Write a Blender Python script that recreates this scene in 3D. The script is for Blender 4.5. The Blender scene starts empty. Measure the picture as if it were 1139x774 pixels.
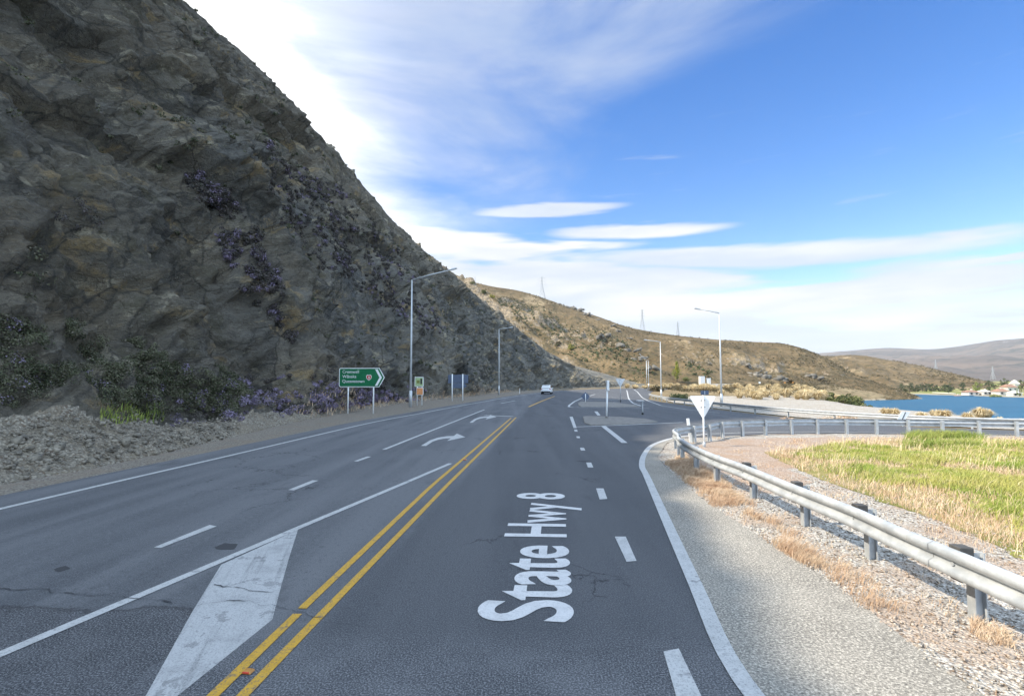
import bpy, bmesh, math, random
import numpy as np
from mathutils import Vector, Matrix
from mathutils.geometry import delaunay_2d_cdt

random.seed(4)
HAZE = 0.00006
scene = bpy.context.scene
COL = scene.collection

# ------------------------------------------------------------------ camera
F, CX, CY, HOR, CAMH = 575.0, 569.5, 387.0, 423.0, 2.5
PITCH = math.atan((HOR - CY) / F)
cam_d = bpy.data.cameras.new('camera')
cam_d.sensor_width = 36.0
cam_d.lens = 36.0 * F / 1139.0
cam_d.clip_start = 0.05
cam_d.clip_end = 30000
cam = bpy.data.objects.new('camera', cam_d)
cam.location = (0, 0, CAMH)
cam.rotation_euler = (math.pi / 2 + PITCH, 0, 0)
COL.objects.link(cam)
scene.camera = cam

# ------------------------------------------------------------------ sun, sky, exposure
SUN_EL = math.radians(43.5)
SUN_AZ = math.radians(258.5)            # compass style: the sun stands to the left and a little behind
sun_d = bpy.data.lights.new('sun', 'SUN')
sun_d.energy = 2.25
sun_d.angle = math.radians(0.5)
sun_d.color = (1.0, 0.90, 0.75)
sun = bpy.data.objects.new('sun', sun_d)
sv = Vector((math.sin(SUN_AZ) * math.cos(SUN_EL), math.cos(SUN_AZ) * math.cos(SUN_EL), math.sin(SUN_EL)))
sun.rotation_euler = sv.to_track_quat('Z', 'Y').to_euler()
COL.objects.link(sun)
scene.view_settings.view_transform = 'Standard'
scene.view_settings.look = 'None'
scene.view_settings.gamma = 1
scene.view_settings.use_curve_mapping = False
scene.view_settings.exposure = 1.70


# ------------------------------------------------------------------ node helper
class NT:
    def __init__(self, nt):
        self.nt = nt
        nt.nodes.clear()

    def n(self, t, **kw):
        nd = self.nt.nodes.new(t)
        for k, v in kw.items():
            setattr(nd, k, v)
        return nd

    def put(self, sock, v):
        if isinstance(v, bpy.types.NodeSocket):
            self.nt.links.new(v, sock)
        elif v is not None:
            if sock.type == 'RGBA' and hasattr(v, '__len__') and len(v) == 3:
                v = (*v, 1)
            sock.default_value = v

    def math(self, op, a, b=None, c=None, clamp=False):
        m = self.n('ShaderNodeMath', operation=op, use_clamp=clamp)
        self.put(m.inputs[0], a); self.put(m.inputs[1], b); self.put(m.inputs[2], c)
        return m.outputs[0]

    def vmath(self, op, a, b=None):
        m = self.n('ShaderNodeVectorMath', operation=op)
        self.put(m.inputs[0], a); self.put(m.inputs[1], b)
        return m.outputs[0]

    def mix(self, f, a, b, mode='MIX'):
        m = self.n('ShaderNodeMix', data_type='RGBA', blend_type=mode)
        m.clamp_factor = True
        self.put(m.inputs[0], f); self.put(m.inputs[6], a); self.put(m.inputs[7], b)
        return m.outputs[2]

    def noise(self, vec, scale=1.0, detail=4.0, rough=0.55, dist=0.0, color=False):
        m = self.n('ShaderNodeTexNoise')
        self.put(m.inputs['Vector'], vec)
        m.inputs['Scale'].default_value = scale
        m.inputs['Detail'].default_value = detail
        m.inputs['Roughness'].default_value = rough
        m.inputs['Distortion'].default_value = dist
        return m.outputs[1 if color else 0]

    def voro(self, vec, scale=1.0, feature='F1', out=0, rnd=1.0):
        m = self.n('ShaderNodeTexVoronoi', feature=feature)
        self.put(m.inputs['Vector'], vec)
        m.inputs['Scale'].default_value = scale
        m.inputs['Randomness'].default_value = rnd
        return m.outputs[out]

    def map(self, vec, scale=(1, 1, 1), rot=(0, 0, 0), loc=(0, 0, 0)):
        m = self.n('ShaderNodeMapping')
        self.put(m.inputs[0], vec)
        m.inputs[1].default_value = loc
        m.inputs[2].default_value = rot
        m.inputs[3].default_value = scale
        return m.outputs[0]

    def step(self, v, a, b, lo=0.0, hi=1.0):
        m = self.n('ShaderNodeMapRange', interpolation_type='SMOOTHSTEP')
        self.put(m.inputs[0], v); self.put(m.inputs[1], a); self.put(m.inputs[2], b)
        self.put(m.inputs[3], lo); self.put(m.inputs[4], hi)
        return m.outputs[0]

    def bump(self, h, strength=0.5, dist=0.05, normal=None):
        m = self.n('ShaderNodeBump')
        m.inputs['Strength'].default_value = strength
        m.inputs['Distance'].default_value = dist
        self.put(m.inputs['Height'], h)
        if normal is not None:
            self.put(m.inputs['Normal'], normal)
        return m.outputs[0]

    def geo(self):
        return self.n('ShaderNodeNewGeometry').outputs['Position']

    def obj(self):
        return self.n('ShaderNodeTexCoord').outputs['Object']

    def sep(self, v):
        return self.n('ShaderNodeSeparateXYZ'), v

    def xyz(self, v):
        m = self.n('ShaderNodeSeparateXYZ')
        self.put(m.inputs[0], v)
        return m.outputs

    def comb(self, x, y, z):
        m = self.n('ShaderNodeCombineXYZ')
        self.put(m.inputs[0], x); self.put(m.inputs[1], y); self.put(m.inputs[2], z)
        return m.outputs[0]


def material(name, build):
    m = bpy.data.materials.new(name)
    m.use_nodes = True
    t = NT(m.node_tree)
    out = t.n('ShaderNodeOutputMaterial')
    p = t.n('ShaderNodeBsdfPrincipled')
    t.nt.links.new(p.outputs[0], out.inputs[0])
    r = build(t)
    for k, v in r.items():
        t.put(p.inputs[k], v)
    return m


# ------------------------------------------------------------------ world
def build_world():
    w = bpy.data.worlds.new('World')
    scene.world = w
    w.use_nodes = True
    t = NT(w.node_tree)
    out = t.n('ShaderNodeOutputWorld')
    sky = t.n('ShaderNodeTexSky', sky_type='NISHITA')
    sky.sun_disc = False
    sky.sun_elevation = SUN_EL
    sky.sun_rotation = SUN_AZ
    sky.altitude = 300
    sky.air_density = 1.25
    sky.dust_density = 0.6
    sky.ozone_density = 2.0
    d = t.n('ShaderNodeTexCoord').outputs['Generated']
    x, y, z = t.xyz(d)
    az = t.math('MULTIPLY', t.math('ARCTAN2', x, y), 57.2958)
    el = t.math('MULTIPLY', t.math('ARCSINE', z), 57.2958)
    # streaked noise in azimuth / elevation
    v1 = t.comb(t.math('MULTIPLY', az, 0.036), t.math('MULTIPLY', el, 0.26), 0.0)
    v1b = t.map(v1, rot=(0, 0, math.radians(4)))
    n1 = t.noise(v1b, 1.0, 4, 0.48, 0.25)
    v2 = t.comb(t.math('MULTIPLY', az, 0.03), t.math('MULTIPLY', el, 0.09), 3.7)
    v2b = t.map(v2, rot=(0, 0, math.radians(-28)))
    n2 = t.noise(v2b, 1.0, 8, 0.58, 0.5)
    n3 = t.noise(t.comb(t.math('MULTIPLY', az, 0.10), t.math('MULTIPLY', el, 0.9), 8.0), 1.0, 6, 0.55, 0.2)
    # high sheet at the left, thinning out to the upper right
    q = t.math('SUBTRACT', t.math('MULTIPLY', t.math('SUBTRACT', el, 18.0), 2.0), t.math('ADD', az, 12.0))
    sheet0 = t.math('DIVIDE', q, 34.0)
    sheet = t.math('ADD', sheet0, t.math('MULTIPLY', t.math('SUBTRACT', n2, 0.5), 2.6))
    sheet = t.step(sheet, -0.35, 1.1)
    core = t.step(t.math('ADD', t.math('DIVIDE', t.math('SUBTRACT', t.math('SUBTRACT', -3.0, az), t.math('MULTIPLY', el, 0.35)), 17.0),
                         t.math('MULTIPLY', t.math('SUBTRACT', n2, 0.5), 2.6)), -0.42, 0.85)
    # low lens shaped band
    top = t.math('SUBTRACT', 19.0, t.math('MULTIPLY', az, 0.135))
    b0 = t.math('DIVIDE', t.math('SUBTRACT', top, el), 6.0)
    band = t.math('ADD', b0, t.math('MULTIPLY', t.math('SUBTRACT', n1, 0.5), 4.6))
    fade = t.step(az, 34.0, 56.0, 0.0, 0.5)
    band = t.math('SUBTRACT', t.math('SUBTRACT', band, 0.22), fade)
    band = t.step(band, 0.25, 0.80)
    wisps = t.step(t.math('ADD', n3, t.math('MULTIPLY', t.step(el, 22.0, 34.0), -0.2)), 0.60, 0.80, 0.0, 0.35)
    low = t.step(el, 7.0, 0.0, 0.0, 0.85)
    cov = t.math('MAXIMUM', t.math('MAXIMUM', t.math('MULTIPLY', sheet, 0.72), core), t.math('MAXIMUM', band, low))
    cov = t.math('MAXIMUM', cov, wisps)
    # flat lens clouds over the far hills
    wv_ = t.math('MULTIPLY', t.math('SUBTRACT', n3, 0.5), 1.1)
    for a0, e0, wa, we, tilt in ((26.0, 12.3, 20.0, 1.25, -0.055), (14.0, 15.8, 10.0, 0.85, -0.03), (31.0, 8.7, 11.0, 0.5, 0.0), (4.0, 18.4, 9.0, 0.8, 0.02), (44.0, 9.8, 8.0, 0.45, 0.03)):
        da = t.math('SUBTRACT', az, a0)
        de = t.math('SUBTRACT', t.math('SUBTRACT', el, e0), t.math('MULTIPLY', da, tilt))
        r2 = t.math('ADD', t.math('POWER', t.math('ABSOLUTE', t.math('DIVIDE', da, wa)), 2.0), t.math('POWER', t.math('ABSOLUTE', t.math('DIVIDE', t.math('ADD', de, wv_), we)), 2.0))
        cov = t.math('MAXIMUM', cov, t.step(r2, 1.25, 0.35, 0.0, 0.95))
    # added behind and overhead, out of view, to lift the shade: bluish cloud deck
    fill_deck = t.step(y, 0.50, 0.0)
    cov = t.math('MAXIMUM', cov, t.math('MULTIPLY', fill_deck, t.step(n2, 0.2, 0.55, 0.7, 1.0)))
    # soft grey bellies inside the cloud
    body = t.step(t.noise(t.comb(t.math('MULTIPLY', az, 0.05), t.math('MULTIPLY', el, 0.3), 21.0), 1.0, 4, 0.5), 0.35, 0.7)
    ccol = t.mix(body, (0.70, 0.77, 0.87), (1.0, 0.985, 0.95))
    ccol = t.mix(t.step(t.math('ADD', el, t.math('MULTIPLY', az, 0.35)), 18.0, 34.0, 0.0, 0.7), ccol, (0.55, 0.66, 0.84))
    ccol = t.mix(t.math('MULTIPLY', core, 0.7), ccol, (1.0, 0.99, 0.97))
    ccol = t.mix(fill_deck, ccol, (0.60, 0.77, 1.0))
    bg1 = t.n('ShaderNodeBackground')
    hs = t.n('ShaderNodeHueSaturation')
    hs.inputs['Hue'].default_value = 0.514
    hs.inputs['Saturation'].default_value = 1.42
    t.put(hs.inputs['Color'], sky.outputs[0])
    t.put(bg1.inputs[0], hs.outputs[0])
    bg1.inputs[1].default_value = 0.070
    bg2 = t.n('ShaderNodeBackground')
    t.put(bg2.inputs[0], ccol)
    t.put(bg2.inputs[1], t.math('ADD', t.math('ADD', 0.33, t.math('MULTIPLY', core, 0.14)), t.math('MULTIPLY', fill_deck, 0.34)))
    ms = t.n('ShaderNodeMixShader')
    t.put(ms.inputs[0], cov)
    t.nt.links.new(bg1.outputs[0], ms.inputs[1])
    t.nt.links.new(bg2.outputs[0], ms.inputs[2])
    t.nt.links.new(ms.outputs[0], out.inputs[0])


build_world()

# ------------------------------------------------------------------ geometry helpers
cp, sp = math.cos(PITCH), math.sin(PITCH)


def ray(px, py):
    u, v = (px - CX) / F, (CY - py) / F
    return Vector((u, cp - v * sp, sp + v * cp))


def G(px, py, z=0.0):
    r = ray(px, py)
    k = (z - CAMH) / r.z
    return (r.x * k, r.y * k)


def P(px, py, d):
    r = ray(px, py)
    k = d / r.y
    return Vector((r.x * k, d, CAMH + r.z * k))


def project(v):
    """world (N,3) -> pixel (N,2), depth"""
    v = np.asarray(v, float)
    x = v[:, 0]; y = v[:, 1]; z = v[:, 2] - CAMH
    dep = y * cp + z * sp
    up = -y * sp + z * cp
    dd = np.where(dep > 0.1, dep, 0.1)
    return CX + F * x / dd, CY - F * up / dd, dep


def ss(a, b, v):
    t = np.clip((np.asarray(v, float) - a) / (b - a), 0, 1)
    return t * t * (3 - 2 * t)


def _hash(ix, iy, iz, seed):
    h = (ix * 374761393 + iy * 668265263 + iz * 2147483647 + seed * 1442695041) & 0xffffffff
    h = ((h ^ (h >> 13)) * 1274126177) & 0xffffffff
    h = ((h ^ (h >> 16)) * 2246822519) & 0xffffffff
    return ((h ^ (h >> 15)) & 0xffffff) / float(0xffffff)


def vnoise(x, y, z=0.0, seed=0):
    x, y, z = np.broadcast_arrays(np.asarray(x, float), np.asarray(y, float), np.asarray(z, float))
    ix, iy, iz = np.floor(x).astype(np.int64), np.floor(y).astype(np.int64), np.floor(z).astype(np.int64)
    fx, fy, fz = x - ix, y - iy, z - iz
    fx = fx * fx * fx * (fx * (fx * 6 - 15) + 10); fy = fy * fy * fy * (fy * (fy * 6 - 15) + 10); fz = fz * fz * (3 - 2 * fz)
    r = 0
    for a in (0, 1):
        for b in (0, 1):
            for c in (0, 1):
                wgt = (fx if a else 1 - fx) * (fy if b else 1 - fy) * (fz if c else 1 - fz)
                r = r + wgt * _hash(ix + a, iy + b, iz + c, seed)
    return r * 2 - 1


def fbm(x, y, z=0.0, octv=5, seed=0, gain=0.5, lac=2.03):
    a, s, tot = 1.0, 0, 0
    for o in range(octv):
        s = s + a * vnoise(np.asarray(x) * lac ** o, np.asarray(y) * lac ** o, np.asarray(z) * lac ** o, seed + o * 17)
        tot += a
        a *= gain
    return s / tot


def ridged(x, y, z=0.0, octv=4, seed=0, gain=0.5):
    a, s, tot = 1.0, 0, 0
    for o in range(octv):
        s = s + a * (1 - np.abs(vnoise(np.asarray(x) * 2.07 ** o, np.asarray(y) * 2.07 ** o, np.asarray(z) * 2.07 ** o, seed + o * 13)) * 2)
        tot += a
        a *= gain
    return s / tot


def facets(x, y, seed=0):
    """random tilted plates, one per jittered cell"""
    ix, iy = np.floor(x).astype(np.int64), np.floor(y).astype(np.int64)
    best = np.full(x.shape, 1e9); out = np.zeros(x.shape)
    for a in (-1, 0, 1):
        for b in (-1, 0, 1):
            cx, cy = ix + a, iy + b
            jx = cx + _hash(cx, cy, cx * 0, seed); jy = cy + _hash(cx, cy, cx * 0, seed + 1)
            d = (x - jx) ** 2 + (y - jy) ** 2
            h = (_hash(cx, cy, cx * 0, seed + 2) - 0.5) * 1.1 + (x - jx) * (_hash(cx, cy, cx * 0, seed + 3) - 0.5) * 1.6 + (y - jy) * (_hash(cx, cy, cx * 0, seed + 4) - 0.62) * 1.6
            k = d < best
            best = np.where(k, d, best); out = np.where(k, h, out)
    return out


def mesh_obj(name, verts, faces, mats=None, parent=None, smooth=False, midx=None):
    me = bpy.data.meshes.new(name)
    if isinstance(verts, np.ndarray) and isinstance(faces, np.ndarray):
        nf, k = faces.shape
        me.vertices.add(len(verts))
        me.vertices.foreach_set('co', verts.astype(np.float32).ravel())
        me.loops.add(nf * k)
        me.loops.foreach_set('vertex_index', faces.astype(np.int32).ravel())
        me.polygons.add(nf)
        me.polygons.foreach_set('loop_start', np.arange(0, nf * k, k, dtype=np.int32))
        me.polygons.foreach_set('loop_total', np.full(nf, k, dtype=np.int32))
        me.update(calc_edges=True)
        me.validate()
    else:
        me.from_pydata([tuple(v) for v in verts], [], [tuple(int(i) for i in f) for f in faces])
        me.update()
    if mats is not None:
        for m in (mats if isinstance(mats, (list, tuple)) else [mats]):
            me.materials.append(m)
    if midx is not None:
        me.polygons.foreach_set('material_index', np.asarray(midx, dtype=np.int32))
    if smooth:
        me.polygons.foreach_set('use_smooth', np.ones(len(me.polygons), dtype=bool))
    o = bpy.data.objects.new(name, me)
    COL.objects.link(o)
    if parent is not None:
        o.parent = parent
    return o


class MB:
    """collects simple solids into ONE mesh"""
    def __init__(self):
        self.v, self.f, self.m = [], [], []

    def add(self, vs, fs, mi=0):
        b = len(self.v)
        self.v += [tuple(v) for v in vs]
        self.f += [tuple(i + b for i in f) for f in fs]
        self.m += [mi] * len(fs)

    def box(self, c, s, rot=None, mi=0, taper=1.0):
        vs = []
        for k in (-1, 1):
            tp = taper if k > 0 else 1.0
            for (i, j) in ((-1, -1), (1, -1), (1, 1), (-1, 1)):
                p = Vector((i * s[0] / 2 * tp, j * s[1] / 2 * tp, k * s[2] / 2))
                if rot is not None:
                    p = rot @ p
                vs.append(p + Vector(c))
        self.add(vs, [(0, 3, 2, 1), (4, 5, 6, 7), (0, 1, 5, 4), (1, 2, 6, 5), (2, 3, 7, 6), (3, 0, 4, 7)], mi)

    def bar(self, a, b, w, h=None, mi=0):
        a, b = Vector(a), Vector(b)
        h = h or w
        d = (b - a)
        L = d.length
        q = d.to_track_quat('Z', 'X').to_matrix()
        self.box((a + b) / 2, (w, h, L), q, mi)

    def tube(self, pts, rs, n=10, mi=0, cap=True):
        pts = [Vector(p) for p in pts]
        if not hasattr(rs, '__len__'):
            rs = [rs] * len(pts)
        b = len(self.v)
        prev = None
        for i, p in enumerate(pts):
            if i == 0: d = pts[1] - pts[0]
            elif i == len(pts) - 1: d = pts[-1] - pts[-2]
            else: d = pts[i + 1] - pts[i - 1]
            d.normalize()
            if prev is None:
                ref = Vector((1, 0, 0)) if abs(d.x) < 0.9 else Vector((0, 1, 0))
                u = d.cross(ref).normalized()
            else:
                u = (prev - d * prev.dot(d)).normalized()
            prev = u
            w = d.cross(u)
            for k in range(n):
                a = 2 * math.pi * k / n
                self.v.append(tuple(p + (u * math.cos(a) + w * math.sin(a)) * rs[i]))
        for i in range(len(pts) - 1):
            for k in range(n):
                k2 = (k + 1) % n
                self.f.append((b + i * n + k, b + i * n + k2, b + (i + 1) * n + k2, b + (i + 1) * n + k)); self.m.append(mi)
        if cap:
            self.f.append(tuple(b + k for k in reversed(range(n)))); self.m.append(mi)
            e = b + (len(pts) - 1) * n
            self.f.append(tuple(e + k for k in range(n))); self.m.append(mi)

    def prism(self, poly, org, ux, uz, un, th, mi=0):
        """flat outline poly [(a,b)] in plane (ux,uz) with thickness th along un"""
        n = len(poly)
        org, ux, uz, un = Vector(org), Vector(ux), Vector(uz), Vector(un)
        vs = [org + ux * a + uz * b - un * th / 2 for a, b in poly] + [org + ux * a + uz * b + un * th / 2 for a, b in poly]
        fs = [tuple(reversed(range(n))), tuple(range(n, 2 * n))] + [(i, (i + 1) % n, n + (i + 1) % n, n + i) for i in range(n)]
        self.add(vs, fs, mi)

    def build(self, name, mats, parent=None, smooth=False, bevel=0.0):
        o = mesh_obj(name, self.v, self.f, mats, parent, smooth, self.m)
        if bevel:
            bm = bmesh.new(); bm.from_mesh(o.data)
            bmesh.ops.recalc_face_normals(bm, faces=bm.faces)
            bmesh.ops.bevel(bm, geom=[e for e in bm.edges if len(e.link_faces) == 2 and e.calc_face_angle(0) > 0.6], offset=bevel, segments=2, affect='EDGES', profile=0.6)
            bm.to_mesh(o.data); bm.free()
        return o


def tag(o, label=None, cat=None, group=None, kind=None):
    if label: o['label'] = label
    if cat: o['category'] = cat
    if group: o['group'] = group
    if kind: o['kind'] = kind
    return o


def empty(name, loc, rz=0.0):
    o = bpy.data.objects.new(name, None)
    o.location = loc
    o.rotation_euler = (0, 0, rz)
    o.empty_display_size = 0.2
    COL.objects.link(o)
    return o


def copy_tree(o, parent=None):
    c = o.copy()
    COL.objects.link(c)
    if parent is not None:
        c.parent = parent
    for ch in [k for k in COL.objects if k.parent == o]:
        copy_tree(ch, c)
    return c


def catmull(pts, n):
    pts = [np.array(p, float) for p in pts]
    pts = [2 * pts[0] - pts[1]] + pts + [2 * pts[-1] - pts[-2]]
    out = []
    for i in range(1, len(pts) - 2):
        p0, p1, p2, p3 = pts[i - 1:i + 3]
        for k in range(n):
            t = k / n
            out.append(0.5 * (2 * p1 + (p2 - p0) * t + (2 * p0 - 5 * p1 + 4 * p2 - p3) * t * t + (3 * p1 - p0 - 3 * p2 + p3) * t ** 3))
    out.append(pts[-2])
    return np.array(out)


def resample(pl, step):
    pl = np.asarray(pl, float)
    s = np.concatenate([[0], np.cumsum(np.linalg.norm(np.diff(pl, axis=0), axis=1))])
    n = max(2, int(s[-1] / step) + 1)
    q = np.linspace(0, s[-1], n)
    return np.stack([np.interp(q, s, pl[:, k]) for k in range(pl.shape[1])], 1)


def in_poly(x, y, poly):
    x = np.asarray(x, float); y = np.asarray(y, float)
    c = np.zeros(x.shape, bool)
    n = len(poly)
    for i in range(n):
        x1, y1 = poly[i]; x2, y2 = poly[(i + 1) % n]
        if y1 == y2: continue
        c ^= ((y1 > y) != (y2 > y)) & (x < (x2 - x1) * (y - y1) / (y2 - y1) + x1)
    return c


def poly_dist(x, y, poly):
    x = np.asarray(x, float); y = np.asarray(y, float)
    d = np.full(x.shape, 1e18)
    n = len(poly)
    for i in range(n):
        ax, ay = poly[i]; bx, by = poly[(i + 1) % n]
        ex, ey = bx - ax, by - ay
        t = np.clip(((x - ax) * ex + (y - ay) * ey) / (ex * ex + ey * ey + 1e-12), 0, 1)
        d = np.minimum(d, (x - ax - t * ex) ** 2 + (y - ay - t * ey) ** 2)
    return np.sqrt(d)


LAKE_Z = -7.5
LAKE = [(62, -300), (59, 20), (58, 40), (61, 60), (72, 90), (96, 130), (143, 213), (160, 250), (195, 268), (226, 285),
        (230, 297), (214, 330), (240, 362), (289, 368), (300, 330), (296, 290), (330, 250), (420, 160), (520, -300)]


def dropf(x, y):
    return -0.6 * ss(10, 26, x) * ss(22, 34, y) * (1 - ss(85, 120, y))


def zg(x, y):
    """level of the ground"""
    x = np.asarray(x, float); y = np.asarray(y, float)
    z = dropf(x, y)
    near = (x > -30) & (x < 700) & (y < 900)
    d = poly_dist(x, y, LAKE)
    ins = in_poly(x, y, LAKE)
    far = ss(262, 320, y + (x - 200) * 0.25)
    slope = 0.36 * (1 - far) + 0.035 * far
    bank = LAKE_Z + 0.25 + slope * d + 0.3 * fbm(x / 9, y / 9, 0, 3, 5) * np.clip(d / 6, 0, 1)
    z = np.where(ins, LAKE_Z - np.clip(d * 0.3, 0, 3), np.minimum(z, bank))
    bump = 0.9 * fbm(x / 25, y / 25, 0, 4, 9) + 0.4
    z = z + bump * ss(48, 80, x - 0.1 * y) * ss(100, 130, y) * (1 - ins) * (1 - far)
    return z


def sheet(name, poly, mat, off=0.0, step=1.5, zf=dropf, rag=0.0, seed=0, kind='structure'):
    """a ground-following sheet cut to a plan outline; rag roughens its edge"""
    if rag > 0:
        pl = resample(list(poly) + [poly[0]], 0.18)[:-1]
        cx, cy = pl[:, 0], pl[:, 1]
        t = np.roll(pl, -1, 0) - np.roll(pl, 1, 0)
        nrm = np.stack([-t[:, 1], t[:, 0]], 1) / (np.linalg.norm(t, axis=1)[:, None] + 1e-9)
        pl = pl + nrm * (rag * fbm(cx * 1.1, cy * 1.1, 0, 4, seed, 0.7))[:, None]
        poly = [tuple(p) for p in pl]
    pa = np.array(poly)
    bx = np.arange(pa[:, 0].min(), pa[:, 0].max(), step); by = np.arange(pa[:, 1].min(), pa[:, 1].max(), step)
    gx, gy = np.meshgrid(bx, by)
    gx, gy = gx.ravel(), gy.ravel()
    k = in_poly(gx, gy, poly) & (poly_dist(gx, gy, poly) > 0.3 * step)
    pts = [Vector(p) for p in poly] + [Vector((a, b)) for a, b in zip(gx[k], gy[k])]
    n = len(poly)
    vo, eo, fo, *_ = delaunay_2d_cdt(pts, [(i, (i + 1) % n) for i in range(n)], [], 1, 1e-5)
    va = np.array([(v.x, v.y) for v in vo])
    vz = zf(va[:, 0], va[:, 1]) + off
    verts = np.column_stack([va, vz])
    tri = []
    for f in fo:
        a, b, c = (va[i] for i in f[:3])
        tri.append(f if (b[0] - a[0]) * (c[1] - a[1]) - (b[1] - a[1]) * (c[0] - a[0]) > 0 else f[::-1])
    o = mesh_obj(name, verts, np.array(tri), mat)
    if kind: o['kind'] = kind
    return o


def leaves(centres, n_per, radius, size, seed=0, squash=0.8, up=0.3, shell=0.55, aspect=1.6):
    """many small leaf quads spread through ball-shaped clumps"""
    rng = np.random.default_rng(seed)
    c = np.repeat(np.asarray(centres, float), n_per, axis=0)
    r = np.repeat(np.broadcast_to(np.asarray(radius, float), (len(centres),)), n_per)
    N = len(c)
    d = rng.normal(size=(N, 3)); d /= np.linalg.norm(d, axis=1)[:, None]
    rad = r * (shell + (1 - shell) * rng.random(N) ** 0.6)
    off = d * rad[:, None]
    off[:, 2] *= squash
    p = c + off
    nn = d + rng.normal(size=(N, 3)) * 0.7
    nn[:, 2] += up
    nn /= np.linalg.norm(nn, axis=1)[:, None]
    a = np.cross(nn, rng.normal(size=(N, 3))); a /= np.linalg.norm(a, axis=1)[:, None] + 1e-9
    b = np.cross(nn, a)
    s = (np.repeat(np.broadcast_to(np.asarray(size, float), (len(centres),)), n_per) * (0.6 + 0.8 * rng.random(N)))[:, None]
    v = np.stack([p - a * s * aspect / 2, p + b * s / 2, p + a * s * aspect / 2, p - b * s / 2], 1).reshape(-1, 3)
    f = np.arange(4 * N).reshape(-1, 4)
    return v, f


def blades(pos, h, lean=0.5, w=0.008, seed=0, bias=(0.25, 0.05)):
    """bent grass blades, two triangles+tip each (quad + quad)"""
    rng = np.random.default_rng(seed)
    N = len(pos)
    pos = np.asarray(pos, float)
    h = np.broadcast_to(np.asarray(h, float), (N,)) * (0.6 + 0.6 * rng.random(N))
    an = rng.random(N) * 2 * np.pi
    l = h * lean * rng.random(N)
    dx = np.cos(an) * l + bias[0] * h; dy = np.sin(an) * l + bias[1] * h
    wa = rng.random(N) * np.pi
    ww = np.broadcast_to(np.asarray(w, float), (N,))
    wx, wy = np.cos(wa) * ww, np.sin(wa) * ww
    z0 = np.zeros(N)
    b0 = pos + np.stack([-wx, -wy, z0 - 0.02], 1); b1 = pos + np.stack([wx, wy, z0 - 0.02], 1)
    m = pos + np.stack([dx * 0.35, dy * 0.35, h * 0.6], 1)
    m0 = m + np.stack([-wx, -wy, z0], 1) * 0.75; m1 = m + np.stack([wx, wy, z0], 1) * 0.75
    tp = pos + np.stack([dx, dy, h], 1)
    t0 = tp + np.stack([-wx, -wy, z0], 1) * 0.15; t1 = tp + np.stack([wx, wy, z0], 1) * 0.15
    v = np.stack([b0, b1, m1, m0, t1, t0], 1).reshape(-1, 3)
    i = np.arange(N)[:, None] * 6
    f = np.concatenate([i + np.array([[0, 1, 2, 3]]), i + np.array([[3, 2, 4, 5]])], 0)
    return v, f


def rocks(pos, size, seed=0, sub=1):
    """irregular angular stones, one array mesh"""
    rng = np.random.default_rng(seed)
    if sub == 1:
        bv = np.array([(a, b, c) for c in (-1, 1) for b in (-1, 1) for a in (-1, 1)], float) * 0.72
        bv = np.concatenate([bv, np.array([(0, 0, 1.0), (0.9, 0, 0.1), (-0.9, 0, 0), (0, -0.9, 0.1), (0, 0.9, 0), (0, 0, -0.9)])])
        q4 = [(4, 5, 7, 6, 8), (1, 3, 7, 5, 9), (0, 4, 6, 2, 10), (0, 1, 5, 4, 11), (2, 6, 7, 3, 12), (0, 2, 3, 1, 13)]
        bf = np.array([(a[k], a[(k + 1) % 4], a[4]) for a in q4 for k in range(4)])
    else:
        bm = bmesh.new()
        bmesh.ops.create_icosphere(bm, subdivisions=sub, radius=1.0)
        bm.verts.ensure_lookup_table()
        bv = np.array([v.co[:] for v in bm.verts]); bf = np.array([[v.index for v in f.verts] for f in bm.faces])
        bm.free()
    N = len(pos)
    V = np.repeat(bv[None], N, 0)
    V = V * (1 + 0.33 * (rng.random((N, len(bv), 1)) - 0.5) * 2)
    if sub != 1: V = np.clip(V, -0.82, 0.82)
    else: V += 0.35 * (rng.random((N, len(bv), 3)) - 0.5)
    V *= (0.55 + 0.75 * rng.random((N, 1, 3))) * np.broadcast_to(np.asarray(size, float), (N,))[:, None, None]
    V[:, :, 2] *= 0.7
    an = rng.random(N) * 6.28; c, s = np.cos(an), np.sin(an)
    x = V[:, :, 0] * c[:, None] - V[:, :, 1] * s[:, None]; y = V[:, :, 0] * s[:, None] + V[:, :, 1] * c[:, None]
    tl = (rng.random(N) - 0.5) * 1.2
    c, s = np.cos(tl)[:, None], np.sin(tl)[:, None]
    z = V[:, :, 2]
    V = np.stack([x * c - z * s, y, x * s + z * c], 2) + np.asarray(pos, float)[:, None, :]
    Fa = bf[None] + (np.arange(N) * len(bv))[:, None, None]
    return V.reshape(-1, 3), Fa.reshape(-1, 3)


# ------------------------------------------------------------------ materials
def m_plain(name, col, rough=0.6, metal=0.0, var=0.12, scale=6.0, spec=0.5, bump=0.0):
    def b(t):
        o = t.obj()
        n = t.noise(o, scale, 5, 0.6)
        c = t.mix(t.step(n, 0.35, 0.7), tuple(k * (1 - var) for k in col), tuple(min(1, k * (1 + var)) for k in col))
        r = {'Base Color': c, 'Roughness': t.step(n, 0.2, 0.8, max(0.05, rough - 0.1), min(1, rough + 0.1)), 'Metallic': metal, 'Specular IOR Level': spec}
        if bump:
            r['Normal'] = t.bump(t.noise(o, scale * 8, 3), bump, 0.01)
        return r
    return material(name, b)


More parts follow.
